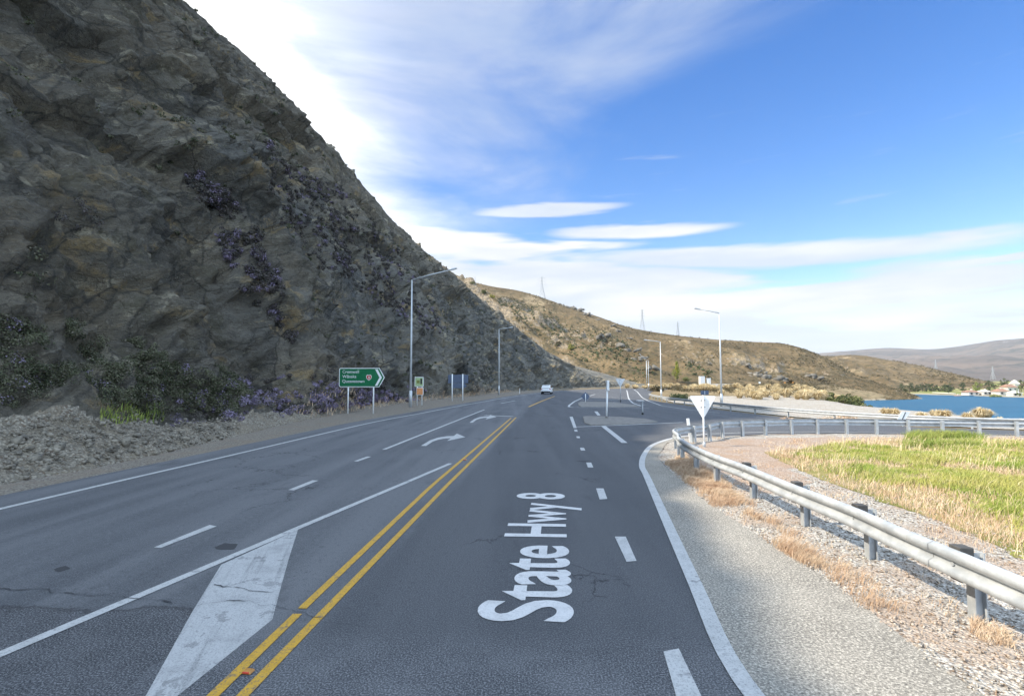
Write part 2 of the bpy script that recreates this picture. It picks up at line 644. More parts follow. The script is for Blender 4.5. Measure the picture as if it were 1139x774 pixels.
def b_road(t):
    p = t.geo()
    x, y, z = t.xyz(p)
    big = t.noise(p, 0.22, 5, 0.6)
    lanes = t.noise(t.map(p, (0.9, 0.035, 1), (0, 0, math.radians(4.5))), 1.0, 4, 0.55)
    chip = t.voro(p, 95.0)
    chip2 = t.noise(p, 60.0, 4, 0.75)
    base = t.mix(t.step(big, 0.3, 0.7), (0.060, 0.064, 0.070), (0.095, 0.099, 0.105))
    base = t.mix(t.step(lanes, 0.38, 0.66), base, (0.120, 0.123, 0.128))
    mot = t.noise(p, 11.0, 6, 0.72)
    base = t.mix(t.step(mot, 0.54, 0.68, 0.0, 0.55), base, (0.165, 0.168, 0.172))
    base = t.mix(t.step(mot, 0.46, 0.34, 0.0, 0.6), base, (0.034, 0.036, 0.040))
    pit = t.math('MULTIPLY', t.step(t.noise(t.map(p, (1.6, 0.9, 1)), 5.0, 5, 0.7), 0.655, 0.70), t.step(t.noise(p, 0.35, 3), 0.46, 0.58))
    base = t.mix(t.math('MULTIPLY', pit, 0.75), base, (0.028, 0.029, 0.032))
    wheel = t.math('SINE', t.math('MULTIPLY', t.math('SUBTRACT', x, t.math('MULTIPLY', y, 0.085)), 3.6))
    base = t.mix(t.step(t.math('ADD', wheel, t.math('MULTIPLY', t.math('SUBTRACT', big, 0.5), 2.0)), 0.2, 1.1, 0.0, 0.28), base, (0.15, 0.152, 0.157))
    # the lane beyond the yellow lines was sealed later and is darker
    lane = t.step(t.math('SUBTRACT', x, t.math('MULTIPLY', y, 0.085)), -2.55, -2.25, 0.0, 0.55)
    base = t.mix(lane, base, (0.034, 0.037, 0.043))
    # older coarse seal close to the camera, with a ragged seam
    wob = t.math('MULTIPLY', t.math('SUBTRACT', t.noise(p, 1.4, 8, 0.7), 0.5), 0.75)
    seam = t.math('ADD', t.math('ADD', y, wob), t.math('MULTIPLY', x, 0.02))
    leftp = t.step(t.math('ADD', x, t.math('MULTIPLY', wob, 0.6)), -3.05, -3.15)
    old = t.math('MAXIMUM', t.math('MULTIPLY', t.step(seam, 5.72, 5.68), leftp), t.math('MULTIPLY', t.step(seam, 5.5, 4.6), t.math('SUBTRACT', 1.0, leftp)))
    oldc = t.mix(t.step(t.noise(p, 1.3, 4, 0.6), 0.4, 0.65), (0.046, 0.049, 0.055), (0.080, 0.083, 0.089))
    oldc = t.mix(leftp, oldc, t.mix(t.step(t.noise(p, 2.3, 5, 0.65), 0.4, 0.62), (0.022, 0.024, 0.028), (0.046, 0.048, 0.053)))
    base = t.mix(old, base, oldc)
    edge = t.math('MULTIPLY', t.math('MULTIPLY', t.step(seam, 5.66, 5.70), t.step(seam, 5.80, 5.74)), leftp)
    base = t.mix(t.math('MULTIPLY', edge, 0.8), base, (0.02, 0.02, 0.022))
    grit = t.step(chip2, 0.44, 0.66)
    spk = t.math('MULTIPLY', grit, t.math('ADD', 0.30, t.math('MULTIPLY', old, 0.35)))
    base = t.mix(spk, base, (0.36, 0.36, 0.365))
    dark = t.math('MULTIPLY', t.step(chip2, 0.46, 0.30), 0.6)
    base = t.mix(dark, base, (0.025, 0.026, 0.03))
    # stains and fine cracks
    st = t.math('MULTIPLY', t.step(t.noise(t.map(p, (1, 0.35, 1)), 0.8, 6, 0.65), 0.60, 0.72), 0.45)
    base = t.mix(st, base, (0.04, 0.041, 0.045))
    vd = t.voro(t.vmath('ADD', p, t.vmath('SCALE', t.noise(p, 2.2, 5, 0.65, color=True), None)), 0.55, 'DISTANCE_TO_EDGE')
    ck = t.math('MULTIPLY', t.step(vd, 0.012, 0.004), t.step(t.noise(p, 0.21, 2), 0.53, 0.60))
    base = t.mix(t.math('MULTIPLY', ck, 0.75), base, (0.02, 0.02, 0.022))
    # the edge of the seal carries pale grit
    h = t.math('ADD', t.math('MULTIPLY', chip2, 1.0), t.math('MULTIPLY', ck, -1.0))
    nb = t.bump(h, 0.55, 0.012)
    return {'Base Color': base, 'Roughness': 0.82, 'Normal': nb, 'Specular IOR Level': 0.35}


M_road = material('asphalt', b_road)


def b_shoulder(t):
    p = t.geo()
    n = t.noise(p, 0.5, 5, 0.6)
    chip = t.noise(p, 42.0, 4, 0.75)
    base = t.mix(t.step(n, 0.35, 0.65), (0.165, 0.152, 0.130), (0.24, 0.222, 0.190))
    base = t.mix(t.step(chip, 0.46, 0.66), base, (0.52, 0.48, 0.41))
    base = t.mix(t.step(chip, 0.45, 0.32), base, (0.075, 0.07, 0.065))
    return {'Base Color': base, 'Roughness': 0.9, 'Normal': t.bump(chip, 0.5, 0.012), 'Specular IOR Level': 0.25}


M_shoulder = material('worn_seal', b_shoulder)


def m_gravel(name, a, b_, c, tint, scale=38.0):
    def bd(t):
        p = t.geo()
        v = t.n('ShaderNodeTexVoronoi', feature='F1')
        t.put(v.inputs['Vector'], p); v.inputs['Scale'].default_value = scale
        col = t.mix(t.step(t.xyz(v.outputs['Color'])[0], 0.1, 0.9), a, b_)
        col = t.mix(t.step(t.xyz(v.outputs['Color'])[1], 0.75, 0.9), col, c)
        col = t.mix(t.math('MULTIPLY', t.step(t.noise(p, 0.8, 5, 0.65), 0.46, 0.64), 0.7), col, tint)
        ed = t.step(v.outputs['Distance'], 0.25, 0.75)
        col = t.mix(t.math('MULTIPLY', ed, 0.45), col, tuple(k * 0.35 for k in a))
        hh = t.math('ADD', t.math('MULTIPLY', ed, -1.0), t.math('MULTIPLY', t.noise(p, 2.5, 4), 1.5))
        return {'Base Color': col, 'Roughness': 0.92, 'Normal': t.bump(hh, 0.7, 0.025), 'Specular IOR Level': 0.2}
    return material(name, bd)


M_gravel = m_gravel('river_gravel', (0.38, 0.345, 0.30), (0.66, 0.62, 0.55), (0.22, 0.17, 0.13), (0.46, 0.34, 0.25), 30.0)
M_pinkgravel = m_gravel('reddish_gravel', (0.42, 0.32, 0.25), (0.55, 0.45, 0.37), (0.28, 0.18, 0.12), (0.44, 0.30, 0.2), 30.0)
M_sand = m_gravel('pale_gravel', (0.38, 0.35, 0.305), (0.52, 0.49, 0.43), (0.26, 0.21, 0.16), (0.37, 0.31, 0.24), 9.0)
M_dirt = m_gravel('roadside_dirt', (0.235, 0.205, 0.165), (0.36, 0.32, 0.26), (0.17, 0.13, 0.10), (0.29, 0.23, 0.17), 26.0)
M_scree = m_gravel('scree_gravel', (0.20, 0.175, 0.135), (0.34, 0.30, 0.235), (0.14, 0.105, 0.075), (0.25, 0.205, 0.145), 14.0)


def b_ground(t):
    p = t.geo()
    x, y, z = t.xyz(p)
    n = t.noise(p, 0.05, 7, 0.65)
    n2 = t.noise(p, 0.45, 5, 0.65)
    c = t.mix(t.step(n, 0.35, 0.65), (0.17, 0.125, 0.07), (0.26, 0.20, 0.115))
    c = t.mix(t.step(n2, 0.5, 0.66), c, (0.085, 0.075, 0.04))
    far = t.step(t.math('ADD', y, t.math("MULTIPLY", x, 0.25)), 352.0, 385.0)
    g = t.mix(t.step(n, 0.4, 0.6), (0.17, 0.19, 0.06), (0.28, 0.25, 0.11))
    c = t.mix(far, c, g)
    wet = t.step(z, -6.6, -7.2)
    c = t.mix(wet, c, (0.30, 0.26, 0.19))
    return {'Base Color': c, 'Roughness': 0.95, 'Normal': t.bump(n2, 0.6, 0.2), 'Specular IOR Level': 0.1}


M_ground = material('dry_scrub_ground', b_ground)


def b_fieldsoil(t):
    p = t.geo()
    n = t.noise(p, 0.6, 5, 0.6)
    c = t.mix(t.step(n, 0.4, 0.6), (0.16, 0.16, 0.045), (0.28, 0.23, 0.10))
    return {'Base Color': c, 'Roughness': 0.95, 'Specular IOR Level': 0.1}


M_field = material('field_soil', b_fieldsoil)


def b_rock(t):
    p = t.geo()
    q = t.map(p, (1, 1, 1), (0, math.radians(14), math.radians(-12)))
    warp = t.vmath('ADD', q, t.vmath('MULTIPLY', t.noise(p, 0.35, 5, 0.65, color=True), (1.6, 1.6, 1.6)))
    lay = t.noise(t.map(warp, (0.30, 0.30, 1.5)), 1.0, 9, 0.74)
    lay2 = t.noise(t.map(warp, (1.6, 1.6, 8.0)), 1.0, 7, 0.72)
    lay3 = t.noise(t.map(warp, (2.2, 2.2, 17.0)), 1.0, 6, 0.75)
    big = t.noise(p, 0.07, 6, 0.62, 0.6)
    mid = t.noise(p, 0.7, 8, 0.72)
    fine = t.noise(p, 4.0, 7, 0.78)
    z = t.xyz(p)[2]
    yy = t.xyz(p)[1]
    cold = t.step(t.math('ADD', yy, t.math('MULTIPLY', t.math('SUBTRACT', t.noise(p, 0.11, 5, 0.6), 0.5), 60.0)), 34.0, 62.0)
    c = t.mix(t.step(big, 0.42, 0.58), (0.118, 0.112, 0.094), (0.205, 0.162, 0.102))
    c2 = t.mix(t.step(big, 0.42, 0.58), (0.120, 0.132, 0.142), (0.190, 0.195, 0.190))
    c = t.mix(cold, c, c2)
    up = t.step(t.math('ADD', z, t.math('MULTIPLY', t.math('SUBTRACT', big, 0.5), 40.0)), 18.0, 34.0)
    c = t.mix(t.math('MULTIPLY', up, 0.8), c, (0.158, 0.122, 0.078))
    c = t.mix(t.math('MULTIPLY', t.step(lay, 0.44, 0.60), 0.75), c, (0.235, 0.215, 0.17))
    c = t.mix(t.math('MULTIPLY', t.step(lay, 0.45, 0.34), 0.75), c, (0.075, 0.074, 0.070))
    c = t.mix(t.math('MULTIPLY', t.step(lay2, 0.55, 0.66), 0.75), c, (0.33, 0.30, 0.235))
    c = t.mix(t.math('MULTIPLY', t.step(lay2, 0.43, 0.33), 0.75), c, (0.055, 0.054, 0.052))
    c = t.mix(t.math('MULTIPLY', t.step(lay3, 0.56, 0.68), 0.5), c, (0.31, 0.275, 0.205))
    c = t.mix(t.math('MULTIPLY', t.step(lay3, 0.44, 0.34), 0.6), c, (0.045, 0.043, 0.040))
    blue = t.math('SUBTRACT', 1.0, up); blue = t.math('MULTIPLY', blue, t.step(t.noise(t.map(p, (0.08, 0.05, 0.06), loc=(3, 3, 9)), 1.0, 5, 0.6), 0.48, 0.62))
    c = t.mix(t.math('MULTIPLY', blue, 0.45), c, (0.165, 0.18, 0.19))
    ochre = t.math('MULTIPLY', t.step(t.noise(t.map(warp, (0.15, 0.15, 0.36)), 1.0, 7, 0.68), 0.535, 0.62), t.step(mid, 0.42, 0.54))
    c = t.mix(t.math('MULTIPLY', ochre, 0.85), c, (0.42, 0.30, 0.135))
    pale = t.math('MULTIPLY', t.step(t.noise(t.map(warp, (0.26, 0.26, 0.62), loc=(31, 7, 2)), 1.0, 7, 0.70), 0.56, 0.62), t.step(mid, 0.45, 0.54))
    c = t.mix(t.math('MULTIPLY', pale, 0.9), c, (0.50, 0.45, 0.33))
    moss = t.math('MULTIPLY', t.step(t.noise(p, 0.33, 8, 0.74), 0.53, 0.61), 0.75)
    c = t.mix(moss, c, (0.082, 0.078, 0.046))
    c = t.mix(t.math('MULTIPLY', t.step(mid, 0.45, 0.36), 0.75), c, (0.060, 0.058, 0.056))
    c = t.mix(t.step(fine, 0.52, 0.66, 0.0, 0.45), c, (0.34, 0.32, 0.27))
    c = t.mix(t.step(fine, 0.46, 0.34, 0.0, 0.6), c, (0.050, 0.050, 0.048))
    cell = t.voro(t.map(warp, (0.7, 0.7, 2.0)), 1.0, 'DISTANCE_TO_EDGE')
    ck = t.step(cell, 0.05, 0.0)
    c = t.mix(t.math('MULTIPLY', ck, t.step(big, 0.3, 0.6, 0.0, 0.3)), c, (0.04, 0.04, 0.04))
    # long slanting fractures that cut the face into slabs
    fr = t.voro(t.map(t.map(warp, (1, 1, 1), (math.radians(-32), 0, 0)), (0.30, 0.055, 0.42)), 1.0, 'DISTANCE_TO_EDGE')
    frk = t.step(fr, 0.035, 0.0)
    c = t.mix(t.math('MULTIPLY', frk, 0.8), c, (0.030, 0.030, 0.028))
    slab = t.voro(t.map(t.map(warp, (1, 1, 1), (math.radians(-32), 0, 0)), (0.30, 0.055, 0.42)), 1.0, 'F1', 1)
    c = t.mix(0.35, c, t.mix(t.xyz(slab)[0], (0.055, 0.055, 0.054), (0.27, 0.24, 0.185)))
    c = t.mix(1.0, c, (1.10, 1.08, 1.04), 'MULTIPLY')
    h = t.math('ADD', t.math('ADD', t.math('MULTIPLY', lay, 1.2), t.math('ADD', t.math('MULTIPLY', lay3, 0.3), t.math('MULTIPLY', lay2, 0.6))),
               t.math('ADD', t.math('MULTIPLY', mid, 1.5), t.math('ADD', t.math('MULTIPLY', fine, 0.45), t.math('MULTIPLY', ck, -0.2))))
    return {'Base Color': c, 'Roughness': 0.9, 'Normal': t.bump(h, 1.0, 0.5), 'Specular IOR Level': 0.25}


M_rock = material('schist_rock', b_rock)


def b_hill(t):
    p = t.geo()
    n = t.noise(p, 0.02, 8, 0.66)
    n2 = t.noise(p, 0.12, 7, 0.7)
    n3 = t.noise(p, 0.6, 4, 0.7)
    st = t.noise(t.map(p, (0.03, 0.012, 0.05), (0, 0, 0.5)), 1.0, 6, 0.62)
    c = t.mix(t.step(n, 0.36, 0.62), (0.112, 0.080, 0.044), (0.195, 0.140, 0.077))
    c = t.mix(t.step(st, 0.54, 0.68), c, (0.33, 0.25, 0.15))
    c = t.mix(t.math('MULTIPLY', t.step(n2, 0.47, 0.62), 0.85), c, (0.085, 0.070, 0.040))
    c = t.mix(t.math('MULTIPLY', t.step(n3, 0.50, 0.64), 0.85), c, (0.055, 0.050, 0.028))
    geo = t.n('ShaderNodeNewGeometry')
    nz = t.xyz(geo.outputs['True Normal'])[2]
    steep = t.step(t.math('ADD', nz, t.math('MULTIPLY', t.math('SUBTRACT', n2, 0.5), 0.5)), 0.78, 0.62)
    rk = t.mix(t.step(n3, 0.4, 0.62), (0.12, 0.105, 0.085), (0.30, 0.24, 0.165))
    c = t.mix(steep, c, rk)
    h = t.math('ADD', n2, t.math('MULTIPLY', n3, 0.5))
    return {'Base Color': c, 'Roughness': 0.95, 'Normal': t.bump(h, 0.8, 2.0), 'Specular IOR Level': 0.1}


M_hill = material('dry_hillside', b_hill)


def b_mountain(t):
    p = t.geo()
    n = t.noise(p, 0.0022, 8, 0.62)
    n2 = t.noise(p, 0.009, 6, 0.65)
    z = t.xyz(p)[2]
    c = t.mix(t.step(n, 0.4, 0.62), (0.100, 0.088, 0.080), (0.155, 0.125, 0.105))
    c = t.mix(t.step(n2, 0.52, 0.64), c, (0.065, 0.068, 0.062))
    snow = t.math('MULTIPLY', t.step(z, 245.0, 285.0), t.step(t.noise(p, 0.011, 6, 0.7), 0.58, 0.70, 0.0, 0.5))
    c = t.mix(snow, c, (0.7, 0.72, 0.75))
    return {'Base Color': c, 'Roughness': 0.95, 'Normal': t.bump(n2, 0.8, 25.0), 'Specular IOR Level': 0.05}


M_mount = material('far_range', b_mountain)


def b_water(t):
    p = t.geo()
    n = t.noise(t.map(p, (0.25, 0.9, 1), (0, 0, 0.25)), 1.0, 5, 0.6)
    b = t.noise(t.map(p, (0.02, 0.09, 1), (0, 0, 0.2)), 1.0, 4, 0.55)
    c = t.mix(t.step(b, 0.35, 0.65), (0.006, 0.066, 0.125), (0.012, 0.088, 0.155))
    return {'Base Color': c, 'Roughness': 0.35, 'Normal': t.bump(n, 0.8, 0.6), 'Specular IOR Level': 0.16, 'IOR': 1.33}


M_water = material('lake_water', b_water)


def m_paint(name, col, wear=0.5, under=(0.10, 0.10, 0.105), scale=1.0):
    def bd(t):
        p = t.geo()
        g = t.noise(p, 55.0, 4, 0.75)
        w = t.noise(p, 3.2 * scale, 6, 0.7)
        k = t.math('ADD', t.math('MULTIPLY', t.step(g, 0.50, 0.36), 0.75), t.math('MULTIPLY', t.step(w, 0.56, 0.68), 0.7))
        k = t.math('MULTIPLY', k, wear, clamp=True)
        c = t.mix(t.step(w, 0.3, 0.6), tuple(i * 0.82 for i in col), col)
        c = t.mix(k, c, under)
        return {'Base Color': c, 'Roughness': 0.6, 'Normal': t.bump(g, 0.35, 0.008), 'Specular IOR Level': 0.4}
    return material(name, bd)


M_white = m_paint('white_road_paint', (0.50, 0.50, 0.485), 0.75)
M_letter = m_paint('overlay_letter_white', (0.62, 0.61, 0.595), 0.38)


def b_worn(t):
    p = t.geo()
    g = t.noise(p, 55.0, 4, 0.75)
    w = t.noise(p, 2.2, 7, 0.72)
    a0_, a1_ = G(290, 605), G(200, 760)
    ang = math.atan2(a1_[1] - a0_[1], a1_[0] - a0_[0])
    st = t.noise(t.map(t.map(p, (1, 1, 1), (0, 0, -ang)), (0.35, 8.0, 1)), 1.0, 5, 0.65)
    k = t.math('ADD', t.math('MULTIPLY', t.step(g, 0.52, 0.36), 0.7), t.math('MULTIPLY', t.step(st, 0.50, 0.66), 0.45))
    k = t.math('ADD', k, t.math('MULTIPLY', t.step(w, 0.575, 0.61), 0.6), clamp=True)
    c = t.mix(t.step(w, 0.3, 0.55), (0.33, 0.33, 0.325), (0.44, 0.44, 0.43))
    c = t.mix(t.math('MULTIPLY', k, 0.75), c, (0.12, 0.122, 0.125))
    return {'Base Color': c, 'Roughness': 0.7, 'Normal': t.bump(g, 0.35, 0.008)}


M_worn = material('worn_white_paint', b_worn)
M_yellow = m_paint('yellow_road_paint', (0.58, 0.33, 0.035), 0.95, scale=1.6)
M_crack = m_plain('tar_crack', (0.04, 0.041, 0.044), 0.85)
M_kerb = m_plain('island_concrete', (0.20, 0.185, 0.165), 0.85, var=0.2, scale=3)


def b_galv(t):
    o = t.geo()
    n = t.noise(o, 4.0, 6, 0.65)
    v = t.voro(o, 60.0)
    c = t.mix(t.step(n, 0.35, 0.68), (0.33, 0.355, 0.375), (0.47, 0.495, 0.51))
    c = t.mix(t.math('MULTIPLY', v, 0.25), c, (0.40, 0.41, 0.41))
    c = t.mix(t.math('MULTIPLY', t.step(t.noise(t.map(o, (1, 1, 0.3)), 7.0, 5, 0.7), 0.60, 0.72), 0.5), c, (0.33, 0.29, 0.24))
    return {'Base Color': c, 'Roughness': t.step(n, 0.3, 0.7, 0.42, 0.62), 'Metallic': 0.1, 'Specular IOR Level': 0.4}


M_galv = material('galvanised_steel', b_galv)
M_pole = m_plain('grey_pole_steel', (0.52, 0.54, 0.55), 0.45, 0.3, 0.08, 2)
M_darkblock = m_plain('dark_timber_block', (0.07, 0.068, 0.065), 0.85, var=0.3)
M_signwhite = m_plain('white_sign_paint', (0.80, 0.81, 0.80), 0.5, var=0.04)
M_alu = m_plain('sign_back_aluminium', (0.66, 0.67, 0.67), 0.5, 0.2, 0.06)
M_green = m_plain('green_sign_face', (0.004, 0.145, 0.055), 0.4, var=0.1)
M_red = m_plain('red_sign_face', (0.55, 0.05, 0.03), 0.45)
M_blueback = m_plain('blue_grey_sign_back', (0.095, 0.125, 0.19), 0.5, 0.1, 0.1)
M_orange = m_plain('orange_sign_face', (0.70, 0.30, 0.12), 0.5)
M_palegreen = m_plain('pale_green_sign_face', (0.38, 0.50, 0.25), 0.5)
M_dark = m_plain('dark_marking', (0.03, 0.035, 0.03), 0.6)
M_carwhite = m_plain('white_car_paint', (0.78, 0.79, 0.80), 0.25, var=0.03)
M_glass = m_plain('dark_car_glass', (0.012, 0.014, 0.018), 0.08, var=0.05, spec=0.6)
M_tyre = m_plain('black_rubber', (0.018, 0.018, 0.019), 0.8)
M_taillight = m_plain('red_lens', (0.45, 0.02, 0.02), 0.25)
M_rim = m_plain('grey_alloy', (0.35, 0.36, 0.37), 0.35, 0.6)
M_catseye = m_plain('amber_reflector', (0.48, 0.22, 0.05), 0.35)
M_wall = m_plain('white_render_wall', (0.60, 0.57, 0.51), 0.8, var=0.08, scale=0.6)
M_roofred = m_plain('terracotta_roof', (0.27, 0.155, 0.105), 0.8, var=0.2, scale=2)
M_window = m_plain('dark_window', (0.04, 0.05, 0.06), 0.15)
M_pylon = m_plain('pylon_steel', (0.36, 0.38, 0.40), 0.55, 0.3)


def m_leaf(name, a, b_, c=None, scale=0.9, trans=0.15):
    def bd(t):
        p = t.geo()
        n = t.noise(p, scale, 4, 0.65)
        n2 = t.noise(p, scale * 9, 2, 0.6)
        col = t.mix(t.step(n, 0.36, 0.64), a, b_)
        if c is not None:
            col = t.mix(t.step(n2, 0.48, 0.66), col, c)
        return {'Base Color': col, 'Roughness': 0.75, 'Specular IOR Level': 0.15}
    return material(name, bd)


M_shrub = m_leaf('dark_shrub_leaf', (0.055, 0.066, 0.034), (0.115, 0.120, 0.070), (0.165, 0.145, 0.11))
M_thyme = m_leaf('thyme_leaf', (0.062, 0.056, 0.055), (0.115, 0.095, 0.095), (0.075, 0.078, 0.048), 2.0)
M_flower = m_leaf('purple_thyme_flower', (0.185, 0.15, 0.225), (0.32, 0.265, 0.375), (0.16, 0.14, 0.16), 2.0)
M_grass = m_leaf('field_grass', (0.20, 0.27, 0.045), (0.36, 0.35, 0.10), (0.46, 0.41, 0.18), 0.45)
M_greengrass = m_leaf('fresh_grass', (0.17, 0.23, 0.045), (0.30, 0.32, 0.09), None, 0.8)
M_straw = m_leaf('dry_straw_grass', (0.50, 0.35, 0.235), (0.62, 0.49, 0.35), (0.42, 0.27, 0.17), 1.1)
M_tussock = m_leaf('tussock_straw', (0.60, 0.48, 0.28), (0.76, 0.65, 0.43), (0.46, 0.34, 0.17), 0.7)
M_bushg = m_leaf('green_bush_leaf', (0.055, 0.075, 0.028), (0.14, 0.155, 0.055), (0.19, 0.17, 0.08), 0.5)
M_bushy = m_leaf('yellow_bush_leaf', (0.19, 0.19, 0.045), (0.34, 0.30, 0.08), None, 0.4)
M_pop = m_leaf('poplar_leaf', (0.16, 0.19, 0.03), (0.30, 0.30, 0.05), None, 0.3)
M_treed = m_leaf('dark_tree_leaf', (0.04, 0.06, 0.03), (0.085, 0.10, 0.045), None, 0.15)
M_treel = m_leaf('light_tree_leaf', (0.15, 0.19, 0.05), (0.25, 0.26, 0.09), None, 0.15)
M_scrub = m_leaf('hill_scrub_leaf', (0.06, 0.055, 0.03), (0.12, 0.10, 0.055), (0.16, 0.12, 0.07), 0.2)
M_bark = m_plain('bark', (0.10, 0.08, 0.06), 0.9, var=0.3, scale=4)
M_stone = m_plain('grey_schist_stone', (0.215, 0.19, 0.15), 0.9, var=0.4, scale=3, bump=0.4)
M_outcrop = m_plain('dark_outcrop_rock', (0.16, 0.145, 0.12), 0.95, var=0.4, scale=0.25, bump=0.5)

# ================================================================== SETTING
# ------------------------------------------------------------------ ground, lake
gx = np.unique(np.concatenate([np.linspace(-2600, -300, 12), np.linspace(-300, -20, 30), np.arange(-20, 120, 2.0), np.arange(120, 330, 4.0), np.linspace(330, 700, 30), np.linspace(700, 6200, 20)]))
gy = np.unique(np.concatenate([np.linspace(-1500, -100, 10), np.linspace(-100, -10, 12), np.arange(-10, 130, 2.0), np.arange(130, 420, 4.0), np.linspace(420, 900, 25), np.linspace(900, 6400, 20)]))


def grid(X, Y, Z):
    r, c = X.shape
    v = np.stack([X, Y, Z], -1).reshape(-1, 3)
    i = (np.arange(r - 1)[:, None] * c + np.arange(c - 1)[None, :]).ravel()
    f = np.stack([i, i + 1, i + c + 1, i + c], 1)
    return v, f


X, Y = np.meshgrid(gx, gy)
Z = zg(X.ravel(), Y.ravel()).reshape(X.shape) - 0.06
v, f = grid(X, Y, Z)
tag(mesh_obj('ground', v, f, M_ground, smooth=True), kind='structure')
wv = [(x, y, LAKE_Z) for x, y in ((40, -400), (600, -400), (600, 450), (40, 450))]
tag(mesh_obj('lake_water', wv, [(0, 1, 2, 3)], M_water), kind='structure')

# ------------------------------------------------------------------ road surfaces
LEFT_LINE = [G(*p) for p in ((26, 560), (150, 531), (250, 508), (350, 484.5), (418, 469), (461, 461), (520, 450), (570, 441.3), (605, 436.6), (645, 433.4), (700, 431.8), (762, 431.0))]
d0 = np.array(LEFT_LINE[0]) - np.array(LEFT_LINE[1]); d0 /= np.linalg.norm(d0)
LEFT_LINE = [tuple(np.array(LEFT_LINE[0]) + d0 * k_) for k_ in (45, 32, 22, 14, 8, 4)] + LEFT_LINE
LEFT = catmull(LEFT_LINE, 8)
FAR_RAIL = catmull([(24.5, 92), (21.6, 72), (21.6, 56), (22.8, 46), (25.0, 40), (28.0, 35.5), (32.2, 31.8), (38, 28.3), (48, 24), (62, 17)], 8)
NEAR_RAIL_K = [G(*p) for p in ((1087, 688), (968.6, 621), (896, 584.5), (838, 554), (803.8, 538), (780, 524), (764, 512))]
NEAR_RAIL_K = [(4.55, -6.0), (4.70, 0.0)] + NEAR_RAIL_K + [(5.80, 17.5), (6.05, 18.8), (6.62, 20.0), (7.40, 20.85), (8.25, 21.45)] + \
    [G(*p) for p in ((807, 487.0), (828.5, 485.5), (883, 483.3), (944, 482.2), (1012.6, 483), (1091.6, 484.6), (1133.5, 485.6))] + [(30, 21.0), (40, 17), (52, 10)]
NEAR_RAIL = catmull(NEAR_RAIL_K, 10)

SHOULDER_EDGE = [G(*p) for p in ((1059, 752), (981, 690), (925, 647), (856, 604), (783, 556), (745, 523), (731, 508))] + [(6.2, 20.9), (7.4, 22.6)]
SIDE_NEAR = [(9.5, 23.4), (12, 24.4), (16, 25.0), (21, 24.9), (26, 23.9), (31, 22.0), (41, 17.9), (53, 10.8)]
SIDE_FAR = [(60, 15.6), (47, 22.4), (37, 27), (31.2, 30.8), (27.1, 34.4), (24, 39), (21.8, 45), (20.4, 56), (20.2, 70), (22.3, 85), (26, 98), (30, 112), (36, 130), (46, 148), (66, 164)]
road_poly = [(x - 1.25, y) for x, y in LEFT] + [(66, 176)] + [(66, 164)] + SIDE_FAR[::-1][1:] + [(56, 13.5)] + SIDE_NEAR[::-1] + SHOULDER_EDGE[::-1] + [(3.75, 0), (3.2, -30)]
sheet('road', road_poly, M_road, 0.0, 1.5, rag=0.0)

# worn pale seal between the edge line and the gravel
EDGE_R = [(2.0, -6), (2.1, 0), (2.2,1.8), G(838, 774), G(767.5, 637), G(719.5, 530), G(714, 518), G(717, 505), G(728, 494), G(755, 486), (9.2, 24.35)]
sh_poly = [(1.9, -30)] + [(float(x) - 0.03, float(y)) for x, y in catmull(EDGE_R, 8)] + SHOULDER_EDGE[::-1] + [(4.1, 0), (3.6, -30)]
sheet('road_shoulder', sh_poly, M_shoulder, 0.004, 0.8, rag=0.05, seed=3)
# gravel verge under the guardrail
verge_poly = [(x - 0.05, y) for x, y in [(3.5, -30), (4.0, 0)] + SHOULDER_EDGE] + [(9.5, 23.35), (12, 24.3), (16, 24.9), (21, 24.8), (26, 23.8), (31, 21.9), (41, 17.8), (53, 10.7), (54, -30)]
sheet('gravel_verge', verge_poly, M_gravel, -0.006, 1.0, rag=0.22, seed=8)
pink_poly = [(5.6, 12.0), (5.75, 16.5), (6.6, 19.9), (8.4, 21.7), (12, 23), (20, 23.2), (26, 22.3), (26, 20.5), (14, 19.8), (9.8, 17.5), (8.0, 14.5), (6.8, 12)]
sheet('reddish_gravel', pink_poly, M_pinkgravel, -0.001, 1.0, rag=0.5, seed=18)
field_px = [(1139, 624), (1060, 588), (999, 563), (940, 543), (900, 528), (868, 513), (850, 503)]
field_poly = [(8.2, 0.0), (7.6, 4.5)] + [G(*p) for p in field_px] + [(10.6, 19.0), (13.0, 21.2), (18, 22.0), (24, 21.4), (31, 18.6), (45, 11), (46, -20), (9, -20)]
sheet('field', field_poly, M_field, 0.003, 1.2, rag=0.3, seed=28)
shore_poly = [(63, 17.6), (48.3, 24.6), (38.3, 28.9), (32.6, 32.3), (28.5, 36), (25.5, 40.4), (23.3, 46.2), (22.1, 56), (22.1, 71), (26, 92), (36, 97), (50, 98), (60, 92), (54, 75), (42, 52), (41, 42), (44, 30), (58, 18)]
sheet('gravel_shore', shore_poly, M_sand, 0.0, 1.2, zf=lambda x, y: zg(x, y), rag=0.5, seed=38)
# dusty strip along the foot of the cliff
dirt_poly = [(x - 1.2, y) for x, y in LEFT[:120]] + [(x - 8 if y > -5 else x - 8, y) for x, y in LEFT[:120][::-1]]
sheet('dirt_verge', dirt_poly, M_dirt, -0.02, 1.5)


